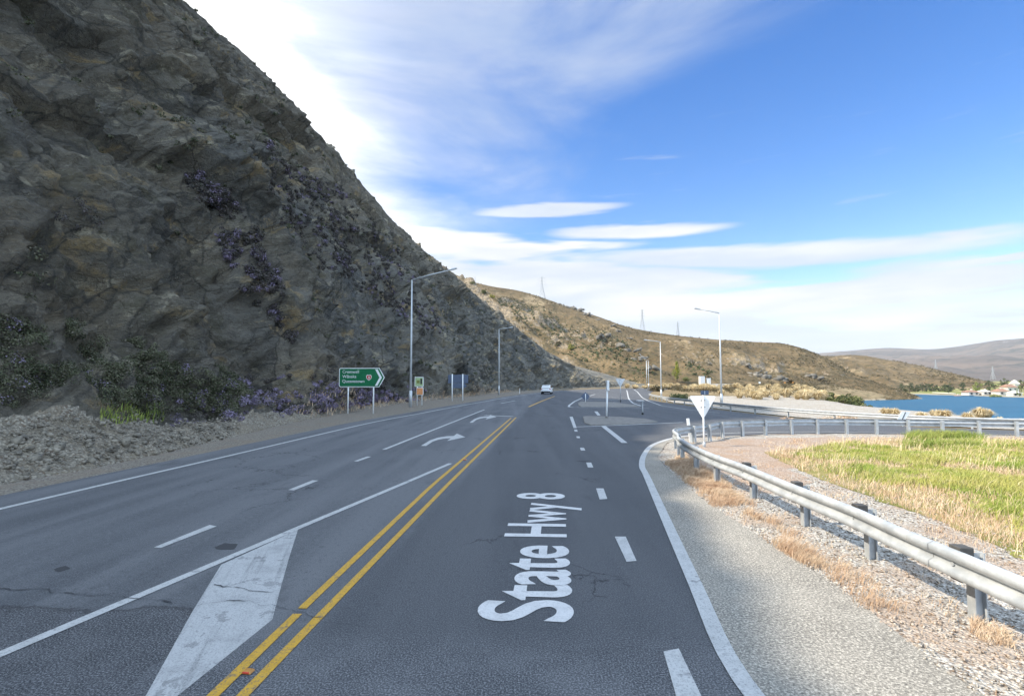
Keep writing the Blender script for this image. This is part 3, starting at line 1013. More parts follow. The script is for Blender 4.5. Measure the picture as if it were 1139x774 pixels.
# ------------------------------------------------------------------ road markings
def strip_px(name, pl, w, mat, off=0.008, px=True, parent=None, step=1.0):
    """painted line following a plan polyline, w metres wide"""
    q = np.array([G(*p) for p in pl]) if px else np.array(pl, float)
    q = resample(q, step)
    t = np.gradient(q, axis=0); t /= np.linalg.norm(t, axis=1)[:, None]
    nrm = np.stack([-t[:, 1], t[:, 0]], 1) * w / 2
    a, b = q + nrm, q - nrm
    n = len(q)
    xy = np.concatenate([a, b])
    v = np.column_stack([xy, dropf(xy[:, 0], xy[:, 1]) + off])
    i = np.arange(n - 1)
    f = np.stack([i + n, i + n + 1, i + 1, i], 1)
    o = mesh_obj(name, v, f, mat, parent)
    o['kind'] = 'structure'
    return o


def quads_px(name, polys, mat, off=0.008, px=True, hp=None):
    vs, fs = [], []
    for pl in polys:
        b = len(vs)
        for p in pl:
            g = G(*p) if px else p
            vs.append((g[0], g[1], float(dropf(g[0], g[1])) + off))
        ar = sum(vs[b + i][0] * vs[b + (i + 1) % len(pl)][1] - vs[b + (i + 1) % len(pl)][0] * vs[b + i][1] for i in range(len(pl)))
        idx = list(range(b, b + len(pl)))
        fs.append(tuple(idx if ar > 0 else idx[::-1]))
    o = mesh_obj(name, vs, fs, mat)
    o['kind'] = 'structure'
    return o


strip_px('edge_line', LEFT[8:], 0.16, M_white, px=False)
strip_px('edge_line', catmull(EDGE_R, 8), 0.17, M_white, off=0.010, px=False, step=0.4)
strip_px('edge_line', catmull([(9.2, 24.35), (12, 25.2), (16, 25.7), (21, 25.6), (26, 24.6), (31, 22.8), (41, 18.6), (53, 11.5)], 8), 0.12, M_white, px=False)
# double yellow centre line
yl = [G(237, 774), G(480.5, 540), G(568.5, 465)]
yr = [G(270, 774), G(496, 541), G(574, 464.3)]


def ext(pl, k):
    a, b = np.array(pl[0]), np.array(pl[1])
    d = (a - b) / np.linalg.norm(a - b)
    return [tuple(a + d * k)] + list(pl)


def gap_line(pl, k0, k1):
    return [pl]


ylb = G(331, 683); ylc = G(336, 677)
strip_px('centre_line', ext(yl, 12)[:2] + [ylb], 0.10, M_yellow, px=False)
strip_px('centre_line', [ylc] + yl[1:], 0.10, M_yellow, px=False)
strip_px('centre_line', ext(yr, 12), 0.10, M_yellow, px=False)
strip_px('centre_line', [(588, 452.5), (604, 445.5), (617, 440.6)], 0.22, M_yellow)
# turning bay taper line with its worn block of paint
tl = ext([G(0, 728), G(246, 624), G(331, 587.5), G(443, 540.3), G(501, 515.5)], 8)
strip_px('taper_line', tl, 0.135, M_white, px=False)
far_tip = (104, 852)
blk = [(246, 628), (331.5, 589), (321, 622), (310, 662), (303, 689), (262, 722), (197.5, 774), far_tip, (162, 774), (214, 680)]
quads_px('painted_block', [blk], M_worn, off=0.004)
quads_px('lane_dash', [[(171, 609), (179, 609.5), (241, 585.5), (233, 584)], [(320.5, 545), (327, 545.5), (354, 534.6), (347.5, 534.2)], [(393.5, 513), (398, 513.3), (413, 508), (408, 507.8)]], M_white)
strip_px('lane_line', [(427, 500), (484, 477.3), (539, 455.5)], 0.15, M_white)
strip_px('lane_line', [(557, 448.7), (573, 445.6)], 0.18, M_white)
strip_px('limit_line', [(539, 461.9), (570, 463.2)], 0.35, M_white)
quads_px('continuity_dash', [[(738, 725), (755, 721.6), (780, 774), (800, 820), (778, 825), (752, 774)], [(683.7, 597), (696, 597), (708, 624), (697, 625)],
                             [(663, 543.3), (671.3, 543.3), (675.5, 555), (667, 555.6)], [(652, 514.5), (657.5, 514.5), (660, 520), (654, 520)],
                             [(645, 498), (649.5, 498), (651, 501), (646.2, 501)], [(641, 485.3), (644.5, 485.3), (645.3, 487.3), (641.8, 487.3)],
                             [(638.5, 477.8), (641.8, 477.8), (642.6, 480), (639.3, 480)], [(633.5, 463.5), (637, 463.5), (641.5, 476), (638, 476)],
                             [(661, 457.6), (664.5, 457.6), (668, 462), (664.5, 462)]], M_white)
quads_px('island_stripe', [[(668, 473.6), (673.5, 473.6), (698, 492.6), (691.5, 492.6)]], M_white)
strip_px('limit_line', [(641, 474.8), (700, 472.5), (760, 469.8)], 0.20, M_white)


def arrow(px0, L, W, name='turn_arrow'):
    """right turn arrow in plan; px0 = foot of the shaft"""
    o = np.array(G(*px0))
    fwd = np.array((0.03, 1.0)); rt = np.array((1.0, -0.03))
    pl = [(-0.08, 0), (0.08, 0), (0.08, 0.30), (0.17, 0.46), (0.36, 0.56), (0.52, 0.59), (0.52, 0.36), (0.98, 0.68), (0.52, 1.0), (0.52, 0.77), (0.30, 0.75), (0.05, 0.63), (-0.08, 0.40)]
    pts = [tuple(o + rt * a * W + fwd * b * L) for a, b in pl]
    q = quads_px(name, [pts], M_white, px=False)
    bm = bmesh.new(); bm.from_mesh(q.data); bmesh.ops.triangulate(bm, faces=bm.faces); bm.to_mesh(q.data); bm.free()
    return q


arrow((471, 496), 4.6, 1.25)
arrow((524, 470), 7.0, 1.25)
# far gore with hatching
strip_px('island_outline', [(662, 437.8), (650, 441.5), (639, 446.5), (633.2, 450.8), (632.6, 452.8), (640, 453.2), (680, 453), (722, 453.6)], 0.22, M_white)
for k, (xa, xb, yy) in enumerate(((652, 699, 440.0), (649, 702, 442.0), (646, 705, 444.2), (664, 712, 446.6), (672, 718, 449.3))):
    strip_px('hatch_line', [(xa, yy + 0.8), (xb, yy)], 0.32, M_white)
strip_px('edge_line', [(697, 434.0), (698.5, 438), (700, 443), (704, 447.5), (713, 451)], 0.22, M_white)
strip_px('edge_line', [(705, 433.2), (712, 437.5), (722, 443.5), (735, 449), (765, 453.2), (800, 455.6)], 0.20, M_white)


def island(name, pl, h=0.05):
    b = MB()
    pts = [G(*p) for p in pl]
    if sum(pts[i][0] * pts[(i + 1) % len(pts)][1] - pts[(i + 1) % len(pts)][0] * pts[i][1] for i in range(len(pts))) < 0:
        pts = pts[::-1]
    n = len(pts)
    cx = sum(p[0] for p in pts) / n; cy = sum(p[1] for p in pts) / n
    zb = [float(dropf(*p)) for p in pts]
    vs = [(p[0], p[1], z - 0.02) for p, z in zip(pts, zb)] + [(cx + (p[0] - cx) * 0.985, cy + (p[1] - cy) * 0.985, z + h) for p, z in zip(pts, zb)]
    fs = [tuple(range(n, 2 * n))] + [(i, (i + 1) % n, n + (i + 1) % n, n + i) for i in range(n)]
    b.add(vs, fs)
    o = b.build(name, M_kerb)
    o['kind'] = 'structure'
    return o


island('traffic_island', [(648, 463.8), (652, 463.2), (690, 464), (720, 466.5), (732, 469.5), (720, 471), (690, 472.3), (657, 473), (650, 471)])
island('traffic_island', [(643, 448.3), (646, 446.8), (680, 447.3), (705, 450), (712, 452.2), (690, 452.7), (646, 452.4), (643, 451)])


def text_mesh(s, size=1.0, spacing=1.0):
    cu = bpy.data.curves.new('lettering', 'FONT')
    cu.body = s
    cu.size = size
    cu.space_character = spacing
    cu.resolution_u = 6
    ob = bpy.data.objects.new('lettering', cu)
    COL.objects.link(ob)
    dg = bpy.context.evaluated_depsgraph_get()
    me = bpy.data.meshes.new_from_object(ob.evaluated_get(dg))
    v = np.array([x.co[:] for x in me.vertices]); fs = [tuple(p.vertices) for p in me.polygons]
    bpy.data.objects.remove(ob); bpy.data.curves.remove(cu); bpy.data.meshes.remove(me)
    return v, fs


v, fs = text_mesh('State Hwy 8')  # street-view overlay caption, added on the lane as if painted there
v[:, 0] -= v[:, 0].min()
caph = 0.69
a0 = np.array(G(634.5, 691.5)); a1 = np.array(G(626, 549.0))
fwd = (a1 - a0)
wid = v[:, 0].max()
left = np.array((-1.0, 0.05)) * 0.97
pts = a0[None] + (v[:, 0] / wid)[:, None] * fwd[None] + (v[:, 1] / caph)[:, None] * left[None]
# slightly bolder strokes: offset outline by solid duplicate pass
o = mesh_obj('overlay_lettering', np.column_stack([pts, np.full(len(pts), 0.008)]).tolist(), fs, M_letter)
o['kind'] = 'structure'
o2 = None
bm = bmesh.new(); bm.from_mesh(o.data)
bmesh.ops.recalc_face_normals(bm, faces=bm.faces)
if sum(f.normal.z for f in bm.faces) < 0:
    bmesh.ops.reverse_faces(bm, faces=bm.faces)
# thicken strokes in the plane
bnd = [e for e in bm.edges if len(e.link_faces) == 1]
disp = {}
for e in bnd:
    fc = e.link_faces[0]
    a, b = e.verts
    n2 = Vector((-(b.co.y - a.co.y), b.co.x - a.co.x, 0)).normalized()
    if n2.dot(fc.calc_center_median() - a.co) > 0: n2 = -n2
    for vv in e.verts:
        disp[vv] = disp.get(vv, Vector((0, 0, 0))) + n2
for vv, dd in disp.items():
    if dd.length > 1e-4:
        vv.co += dd.normalized() * 0.03
bm.to_mesh(o.data); bm.free()


def crack(pl, w, seed, mat=M_crack):
    q = resample([G(*p) for p in pl], 0.06)
    rng = np.random.default_rng(seed)
    q[:, 1] += 0.10 * fbm(q[:, 0] * 3, q[:, 0] * 0 + seed, 0, 5, seed, 0.75)
    q[:, 0] += 0.06 * fbm(q[:, 1] * 3, q[:, 0] * 2, 0, 4, seed + 3, 0.7)
    ww = 0.55 * w * (0.12 + np.abs(fbm(q[:, 0] * 2.5, q[:, 1] * 2.5, 0, 4, seed + 9, 0.7)) * 2.2)
    n = len(q)
    xy = np.concatenate([q + np.stack([0 * ww, ww], 1), q - np.stack([0 * ww, ww], 1)])
    i = np.arange(n - 1)
    o = mesh_obj('road_crack', np.column_stack([xy, np.full(2 * n, 0.0125)]), np.stack([i + n, i + n + 1, i + 1, i], 1), mat)
    o['kind'] = 'structure'


crack([(0, 655), (60, 657), (120, 663), (180, 668), (216, 672)], 0.018, 1)
crack([(214, 676), (255, 668), (300, 672), (335, 680)], 0.010, 2)
crack([(330, 681), (365, 690), (420, 700)], 0.006, 6)
crack([(560, 718), (610, 722), (660, 728), (700, 722), (740, 731), (765, 735)], 0.006, 3)
crack([(640, 716), (668, 724), (690, 722), (720, 724)], 0.005, 4)
crack([(238, 650), (262, 655), (300, 660), (312, 656)], 0.012, 5)

# ------------------------------------------------------------------ near cliff and hill on the left
# (toe x, toe y), crest (x, y, z), scree width, slope of the hill behind the crest in degrees
ST = [((-15.5, -70), (-46, -75, 40), 4.0, 30),
      ((-13.8, -25), (-41, -30, 40), 4.0, 33),
      ((-12.8, 0), (-39, -3, 40.5), 5.5, 38),
      (G(0, 539), (-38.5, 14, 41), 5.6, 45),
      (G(110, 519), (-38.2, 26, 42), 5.2, 49),
      (G(250, 488), (-38.5, 40, 43.5), 3.2, 48.5),
      (G(330, 469), (-39.2, 54, 46), 1.6, 46),
      (G(400, 456), tuple(P(203, 0, 66)), 1.2, 33),
      (G(455, 447.5), tuple(P(330, 118, 92)), 1.0, 20),
      (G(505, 442.5), tuple(P(448, 256, 116)), 0.9, 14),
      (G(556, 437.2), tuple(P(482, 287, 134)), 0.8, 12),
      (G(600, 434.2), tuple(P(522, 322, 150)), 0.8, 26),
      (G(640, 432.2), tuple(P(566, 360, 168)), 0.8, 22),
      (G(668, 431.2), tuple(P(622, 399, 186)), 0.8, 16),
      ((46, 188), tuple(P(672, 424, 204)), 0.8, 10),
      ((60, 205), (56, 224, 1.0), 0.8, 5)]
keys = np.array([[*s[0], *s[1], s[2], s[3]] for s in ST])
dense = catmull(keys, 40)
# resample by toe distance: finer close to the camera
sdist = np.concatenate([[0], np.cumsum(np.hypot(*np.diff(dense[:, :2], axis=0).T) + 0.35 * np.hypot(*np.diff(dense[:, 2:4], axis=0).T))])
q = np.linspace(0, sdist[-1], 900)
stn = np.stack([np.interp(q, sdist, dense[:, k]) for k in range(7)], 1)
NT_F, NT_B = 210, 46
tf = np.linspace(0, 1, NT_F) ** 1.15
toe = stn[:, 0:2]; crest = stn[:, 2:5]; scw = stn[:, 5]; bsl = stn[:, 6]
hv = crest[:, :2] - toe
hl = np.linalg.norm(hv, axis=1); hd = hv / hl[:, None]
sc_t = np.clip(scw / hl, 0.02, 0.3)
sc_z = np.minimum(scw * 0.38, crest[:, 2] * 0.3)
T = tf[None, :]
loz = sc_z[:, None] * (T / sc_t[:, None])
k = np.clip((T - sc_t[:, None]) / (1 - sc_t[:, None]), 0, 1)
kk = np.where(k < 0.86, k * 1.03, 0.8858 + (k - 0.86) * (1 - 0.8858) / 0.14)
hiz = sc_z[:, None] + (crest[:, 2] - sc_z)[:, None] * kk
FZ = np.where(T < sc_t[:, None], loz, hiz)
FX = toe[:, 0:1] + hv[:, 0:1] * T
FY = toe[:, 1:2] + hv[:, 1:2] * T
tb = (np.linspace(0, 1, NT_B + 1)[1:]) ** 1.6 * 170.0
BZ = crest[:, 2:3] + np.where(tb[None] < 115, tb[None], 115 + (tb[None] - 115) * 0.1) * np.tan(np.radians(bsl))[:, None]
bd = np.clip((crest[:, 1:2] - 60) / 60, 0, 1)
BX = crest[:, 0:1] + (-(1 - bd) + hd[:, 0:1] * bd) * tb[None]
BY = crest[:, 1:2] + (-0.12 * (1 - bd) + hd[:, 1:2] * bd * 0.5) * tb[None]
FX = np.concatenate([FX, BX], 1); FY = np.concatenate([FY, BY], 1); FZ = np.concatenate([FZ, BZ], 1)
# normals of the smooth surface
du = np.stack([np.gradient(a, axis=0) for a in (FX, FY, FZ)], -1); dv = np.stack([np.gradient(a, axis=1) for a in (FX, FY, FZ)], -1)
NN = np.cross(dv, du); NN /= np.linalg.norm(NN, axis=2)[..., None] + 1e-9
NN *= np.sign(NN[:, 60:61, 2:3].mean() + 1e-9)
S = q[:, None] + 0 * FX                      # metres along the cliff
R = np.concatenate([np.broadcast_to(tf[None] * 1.0, (len(q), NT_F)) * (np.hypot(hl, crest[:, 2]))[:, None], (np.hypot(hl, crest[:, 2]))[:, None] + tb[None]], 1)   # metres up the slope
# ribs and gullies that lean with the bedding, then blocky ledges
diag = S + 0.62 * R
wob = 5.0 * fbm(S / 22, R / 22, 0, 4, 40)
gul = ridged((diag + wob) / 15.0, R / 70.0, 0, 4, 11, 0.55)
big = fbm(S / 26, R / 20, 0, 4, 21)
led = FZ + 0.35 * S * 0.30 + 2.2 * fbm(S / 9, R / 9, 0, 4, 31)
stp = led / 1.35
ledge = (np.floor(stp) + ss(0.30, 0.62, stp - np.floor(stp))) - stp
stp2 = led / 0.43 + 1.3 * fbm(S / 3, R / 3, 0, 3, 37)
ledge2 = (np.floor(stp2) + ss(0.25, 0.6, stp2 - np.floor(stp2))) - stp2
fine = fbm(S / 2.6, R / 1.5, 0, 5, 51, 0.6)
blk_ = np.abs(fbm(S / 5.0, R / 3.4, 0, 4, 61, 0.55))
wx = diag + 1.6 * fbm(S / 5, R / 5, 0, 4, 101); wy = R - 0.25 * S + 1.6 * fbm(S / 5, R / 5, 0, 4, 102)
fc0 = facets(wx / 13.0, wy / 8.0, 191); fc1 = facets(wx / 5.5, wy / 3.6, 201); fc2 = facets(wx / 2.0, wy / 1.3, 211); fc3 = facets(wx / 0.9, wy / 0.5, 221)
groove = np.clip(1 - np.abs(vnoise((diag + 0.6 * wob) / 9.0, R / 60.0, 0, 231)) * 12, 0, 1)
patchy = ss(-0.15, 0.35, fbm(S / 14, R / 10, 0, 3, 241))
DH = (0.16 + 0.34 * patchy) * fc2 + (0.06 + 0.12 * patchy) * fc3 + (0.13 + 0.15 * patchy) * ledge2 + 0.22 * fine
D = 1.5 * big + 2.0 * (gul - 0.35) + 2.5 * fc0 + (0.4 + 0.6 * patchy) * fc1 + 0.38 * ledge - 1.1 * groove - 1.2 * np.clip(blk_ - 0.08, 0, 1)
rock_w = ss(0.7, 1.3, R / (scw[:, None] * 1.15 + 0.01))
endf = np.minimum(1.0, crest[:, 2] / 22.0)[:, None]
crest_d = np.abs(R - np.hypot(hl, crest[:, 2])[:, None])
crf = 0.14 + 0.86 * ss(0.0, 11.0, crest_d)
D = D * rock_w * endf * crf + DH * rock_w * np.maximum(crf, 0.75) * np.minimum(1.0, endf * 2) + (1 - rock_w) * (0.28 * fbm(S / 2.2, R / 1.6, 0, 5, 71, 0.6)) * ss(0.0, 0.5, R)
CL = np.stack([FX, FY, FZ], -1) + NN * D[..., None]
CL[:, 0, 2] = -0.15
v, f = grid(CL[..., 0], CL[..., 1], CL[..., 2])
# strip of loose scree at the foot has its own material
mi = (R[:-1, :-1] < (scw[:-1, None] * 1.12 + 0.5 * fbm(S / 3, R / 3, 0, 4, 77)[:-1, :-1])).astype(int).ravel()
cliff = mesh_obj('hill', v, f, [M_rock, M_scree], smooth=False, midx=mi)
tag(cliff, kind='structure')
CLN = NN

# ------------------------------------------------------------------ hills further off


def loft(name, ridge, toe_, n_s, n_t, mat, disp, back=140, prof=1.0, extra=None):
    rd = resample(catmull(ridge, 12), 1.0); td = resample(catmull(toe_, 12), 1.0)
    u = np.linspace(0, 1, n_s)
    rr = np.stack([np.interp(u, np.linspace(0, 1, len(rd)), rd[:, k]) for k in range(3)], 1)
    tt = np.stack([np.interp(u, np.linspace(0, 1, len(td)), td[:, k]) for k in range(3)], 1)
    tv = np.linspace(0, 1, n_t)
    A = tt[:, None, :] * (1 - tv[None, :, None]) + rr[:, None, :] * tv[None, :, None]
    A[..., 2] = tt[:, None, 2] + (rr[:, 2] - tt[:, 2])[:, None] * (tv ** prof)[None]
    nb = 14
    tb_ = np.linspace(0, 1, nb + 1)[1:]
    h = (rr - tt)[:, :2]; h /= np.linalg.norm(h, axis=1)[:, None] + 1e-9
    B = np.repeat(rr[:, None, :], nb, 1)
    B[..., :2] += h[:, None, :] * tb_[None, :, None] * back
    B[..., 2] -= (tb_ ** 1.5)[None] * (rr[:, 2:3] + 12)
    A = np.concatenate([A, B], 1)
    edge = np.concatenate([np.sin(np.pi * np.clip(tv, 0, 1) ** 0.8) ** 0.6, np.zeros(nb)])
    A[..., 2] += disp(A[..., 0], A[..., 1], A[..., 2], u[:, None] + 0 * A[..., 0], np.concatenate([tv, np.ones(nb)])[None] + 0 * A[..., 0]) * edge[None]
    v, f = grid(A[..., 0], A[..., 1], A[..., 2])
    f = f[:, ::-1]
    o = mesh_obj(name, v, f, mat, smooth=False)
    tag(o, kind='structure')
    return o, A


def d_main(x, y, z, u, t):
    wx = x + 10 * fbm(x / 40, y / 40, 0, 3, 6)
    gl = ridged((wx * 0.85 - y * 0.34 + 14 * fbm(x / 60, y / 60, 0, 3, 5)) / 58.0, (x * 0.3 + y) / 420.0, 0, 5, 3, 0.55)
    r = 21 * (gl - 0.3) + 8 * fbm(x / 45, y / 45, 0, 6, 8, 0.55) + 5.5 * np.abs(fbm(x / 14, y / 14, 0, 5, 12, 0.6)) + 1.3 * np.clip(ridged(x / 26, y / 26, 0, 3, 17) - 0.35, 0, 1) + 1.6 * facets(x / 9.0, y / 9.0, 301) * ss(-0.1, 0.3, fbm(x / 50, y / 50, 0, 3, 14))
    for (ax, ay, aw, ah) in SPURS:
        # a spur running down the slope with its steep side turned to the right
        k = (x - ax) - 0.55 * (ay - y)
        r = r + ah * np.where(k < 0, np.exp(k / (aw * 2.2)), np.exp(-(k / (aw * 0.55)) ** 2)) * ss(0.0, 0.06, t) * ss(0.62, 0.25, t)
    for (ax, ay, sl, wl, wr, ah) in RIDGES:
        k = (x - ax) - sl * (ay - y)
        k = k + 6 * fbm(x / 25, y / 25, 0, 4, 18)
        r = r - ah * np.where(k < 0, 0.0, (1 - np.exp(-(k / wr) ** 2)) * np.exp(-k / wl)) * ss(0.12, 0.3, t) * ss(0.97, 0.8, t)
    r = r * (1 - 0.5 * ss(0.45, 0.62, u) * ss(0.35, 0.55, t))
    return r * (0.35 + 0.65 * ss(0.02, 0.5, t)) * (0.12 + 0.88 * ss(1.0, 0.55, t))


RIDGES = [(46, 400, 0.384, 60, 22, 26), (112, 390, 0.42, 40, 13, 15), (10, 470, 0.38, 50, 15, 18), (185, 370, 0.45, 30, 10, 10), (88, 330, 0.40, 25, 9, 9)]
SPURS = [(36, 268, 11, 22), (62, 258, 10, 17), (78, 256, 8, 12), (103, 260, 11, 15), (208, 320, 12, 7), (-5, 330, 22, 7), (22, 290, 18, 11)]
rg = [P(330, 200, 640), P(430, 265, 630), P(508, 306, 620), P(540, 317, 610), P(575, 323, 604), P(603, 331, 600), P(640, 344, 585), P(665, 352, 570), P(700, 364, 545), P(745, 372, 520), P(790, 377, 495), P(835, 380, 470),
      P(870, 382, 448), P(900, 390, 430), P(925, 402, 415), P(948, 416, 400), P(985, 430, 380)]
tg = [(-120, 330, 0), (-60, 300, 0), (0, 275, 0), (30, 258, -1), (60, 246, -1), (90, 250, -1), (120, 258, -1), (150, 268, -1), (178, 280, -2), (205, 300, -3)]
hillA, HA = loft('hill', [tuple(p) for p in rg], tg, 420, 170, M_hill, d_main, prof=0.92)


def d_mid(x, y, z, u, t):
    return 7 * fbm(x / 40, y / 40, 0, 6, 15) + 6 * ridged((x - 0.4 * y) / 55, y / 160, 0, 4, 19) + 2 * np.abs(fbm(x / 12, y / 12, 0, 4, 20))


rg2 = [P(880, 399, 760), P(925, 396, 750), P(955, 395, 740), P(1000, 403, 700), P(1050, 413, 640), P(1095, 424, 560), P(1139, 430, 500), P(1200, 434, 460)]
tg2 = [(190, 330, -6), (215, 345, -7), (245, 372, -7), (275, 385, -7), (310, 395, -7), (345, 395, -7), (380, 390, -7), (430, 380, -7)]
hillB, HB = loft('hill', [tuple(p) for p in rg2], tg2, 200, 70, M_hill, d_mid, back=300)
# rocky point reaching into the lake
rg3 = [P(860, 416, 345), P(900, 416, 335), P(945, 419, 326), P(975, 426, 314), P(1000, 434, 305), P(1018, 440.3, 297)]
tg3 = [(112, 185, -3.5), (128, 212, -6.0), (150, 246, -7.8), (176, 258, -7.9), (204, 269, -8.0), (228, 286, -8.2)]


def d_pt(x, y, z, u, t):
    return 1.8 * fbm(x / 12, y / 12, 0, 5, 25) + 1.5 * np.abs(fbm(x / 4, y / 4, 0, 3, 26))


hillC, HC = loft('hill', [tuple(p) for p in rg3], tg3, 110, 40, M_hill, d_pt, back=40)


def d_far(x, y, z, u, t):
    return 120 * (ridged((x - 0.3 * y) / 620, y / 1700, 0, 5, 33, 0.55) - 0.4) * (0.2 + t * 0.5) + 14 * fbm(x / 160, y / 160, 0, 4, 44)


rg4 = [P(700, 408, 5200), P(800, 402, 5000), P(900, 394, 4700), P(935, 391, 4600), P(985, 387, 4500), P(1030, 388.5, 4400), P(1060, 386, 4200), P(1100, 380, 3900), P(1139, 376, 3700), P(1230, 362, 3500), P(1400, 345, 3300)]
tg4 = [(300, 1800, -8), (600, 1500, -8), (900, 1250, -8), (1300, 1150, -8), (1900, 1000, -8), (2600, 900, -8)]
hillD, HD = loft('mountains', [tuple(p) for p in rg4], tg4, 260, 90, M_mount, d_far, back=900)

# ------------------------------------------------------------------ air
hz_ = MB(); hz_.box((1900, 2500, 290), (9400, 8200, 604))
M_haze = bpy.data.materials.new('haze_air'); M_haze.use_nodes = True
_t = NT(M_haze.node_tree); _o = _t.n('ShaderNodeOutputMaterial'); _p = _t.n('ShaderNodeVolumePrincipled')
_p.inputs['Color'].default_value = (0.90, 0.95, 1.0, 1); _p.inputs['Density'].default_value = HAZE; _p.inputs['Anisotropy'].default_value = 0.0
_t.nt.links.new(_p.outputs[0], _o.inputs['Volume'])
tag(hz_.build('haze', M_haze), kind='stuff')
# ================================================================== THINGS
# ------------------------------------------------------------------ guardrails
W_PROF = [(0.0, -0.155), (0.062, -0.124), (0.062, -0.058), (0.006, -0.022), (0.006, 0.022), (0.062, 0.058), (0.062, 0.124), (0.0, 0.155)]


def guardrail(path, posts, side, label, rail_h=0.56, blocks=True, zf=dropf):
    path = resample(path, 0.33)
    root = empty('guardrail', (path[0, 0], path[0, 1], float(zf(path[0, 0], path[0, 1]))))
    base = np.array(root.location[:])
    t = np.gradient(path, axis=0); t /= np.linalg.norm(t, axis=1)[:, None]
    nr = np.stack([-t[:, 1], t[:, 0]], 1) * side
    z = zf(path[:, 0], path[:, 1])
    prof = W_PROF + [(o - 0.005, h) for o, h in W_PROF[::-1]]
    m = len(prof); n = len(path)
    dip = 0.012 * fbm(path[:, 0] / 2.2, path[:, 1] / 2.2, 0, 3, 7)
    per = 12                                   # about 4 m of rail per panel, lapped one third of a metre
    for si, i0 in enumerate(range(0, n - 1, per)):
        i1 = min(n, i0 + per + 2)
        seg = slice(i0, i1); k_n = i1 - i0
        if k_n < 2: break
        vs = np.zeros((k_n, m, 3))
        for k, (o, h) in enumerate(prof):
            vs[:, k, :2] = path[seg] + nr[seg] * (0.20 + o + dip[seg, None] + 0.007 * (si % 2))
            vs[:, k, 2] = z[seg] + rail_h + h + dip[seg] * 0.6
        vs -= base
        i = np.arange(k_n - 1)[:, None] * m; k = np.arange(m)[None]
        k2 = (k + 1) % m
        f = np.stack([i + k, i + k2, i + m + k2, i + m + k], -1).reshape(-1, 4)
        if side < 0: f = f[:, ::-1]
        rail = mesh_obj('rail', vs.reshape(-1, 3), f, M_galv, root)
    for (px_, py_) in posts:
        j = int(np.argmin((path[:, 0] - px_) ** 2 + (path[:, 1] - py_) ** 2))
        tt, nn = Vector((*t[j], 0)), Vector((*nr[j], 0))
        zz = float(z[j])
        b0 = Vector((px_, py_, zz)) - Vector(base)
        blocked = blocks and py_ < 12.5 and px_ < 5.6
        if not blocked: b0 = b0 + nn * 0.138
        pm = MB()
        # an I-shaped steel post: two flanges and a web
        rot = Matrix((tt, nn, Vector((0, 0, 1)))).transposed()
        H = 0.74
        pm.box(b0 + nn * 0.045 + Vector((0, 0, H / 2 - 0.05)), (0.11, 0.012, H), rot)
        pm.box(b0 - nn * 0.065 + Vector((0, 0, H / 2 - 0.05)), (0.11, 0.012, H), rot)
        pm.box(b0 - nn * 0.010 + Vector((0, 0, H / 2 - 0.055)), (0.010, 0.097, H - 0.01), rot)
        p = pm.build('post', M_galv, root)
        if blocked:
            bb = MB()
            bb.box(b0 + nn * 0.125 + Vector((0, 0, rail_h + 0.01)), (0.15, 0.145, 0.36), rot)
            bb.build('spacer_block', M_darkblock, p, bevel=0.01)
        c = b0 + nn * (0.215 if blocked else 0.077) + Vector((0, 0, rail_h))
        bolts = MB()
        bolts.tube([c - nn * 0.02, c + nn * 0.012], 0.022, 8)
        bolts.build('bolt', M_galv, p)
    tag(root, label, 'guardrail')
    return root


near_posts = [(4.58, -4.3), (4.62, -2.4), (4.66, -0.5), (4.70, 1.45), (4.76, 3.4)] + [G(*p) for p in ((1087, 688), (968.6, 621), (896, 584.5), (838, 554), (803.8, 538), (780, 524), (764, 512), (760, 506.5))] + \
    [(6.15, 19.15), (7.40, 20.85), (8.25, 21.45)] + [G(*p) for p in ((807, 487.0), (828.5, 485.5), (854, 484), (883, 483.3), (911.7, 482.5), (944, 482.2), (977, 482.5), (1012.6, 483), (1050.6, 484), (1091.6, 484.6), (1133.5, 485.6))] + \
    [(25.0, 22.4), (27, 21.9), (29, 21.3)]
guardrail(NEAR_RAIL, near_posts, 1, 'long galvanised guardrail sweeping round the grassy corner beside the right shoulder')
fp = resample(FAR_RAIL, 3.9)
guardrail(FAR_RAIL, [tuple(p) for p in fp[1:-1]], -1, 'further guardrail along the lake side of the side road, in front of pale gravel', blocks=False)

# ------------------------------------------------------------------ lamps


def lamp(base, h, arm, rise, label, r0=0.11, ped=True, slope=0.0):
    root = empty('street_lamp', base)
    m = MB(); m.tube([(0, 0, -0.2), (0, 0, h * 0.5), (0, 0, h)], [r0, r0 * 0.78, r0 * 0.5], 12); m.build('pole', M_pole, root, smooth=True)
    m = MB(); m.tube([(0, 0, -0.02), (0, 0, 1.5), (0, 0, 1.52)], [r0 * 1.35, r0 * 1.3, r0 * 1.0], 12); m.build('pole_base', M_pole, root, smooth=True)
    a = Vector((0, 0, h - 0.04)); b = Vector((arm[0], arm[1], h + rise))
    m = MB(); m.tube([a, a.lerp(b, 0.5) + Vector((0, 0, 0.04)), b], [r0 * 0.5, r0 * 0.42, r0 * 0.33], 8); m.build('arm', M_pole, root, smooth=True)
    d = (b - a).normalized()
    m = MB()
    q = d.to_track_quat('X', 'Z').to_matrix()
    m.box(b + d * 0.34, (0.78, 0.26, 0.10), q)
    m.box(b + d * 0.40 + Vector((0, 0, 0.065)), (0.45, 0.2, 0.05), q)
    lm = m.build('luminaire', M_pole, root, bevel=0.02)
    m = MB(); m.box(b + d * 0.42 - Vector((0, 0, 0.062)), (0.45, 0.2, 0.02), q); m.build('lens', M_signwhite, lm)
    tag(root, label, 'street lamp', 'street lamps along the highway')
    return root


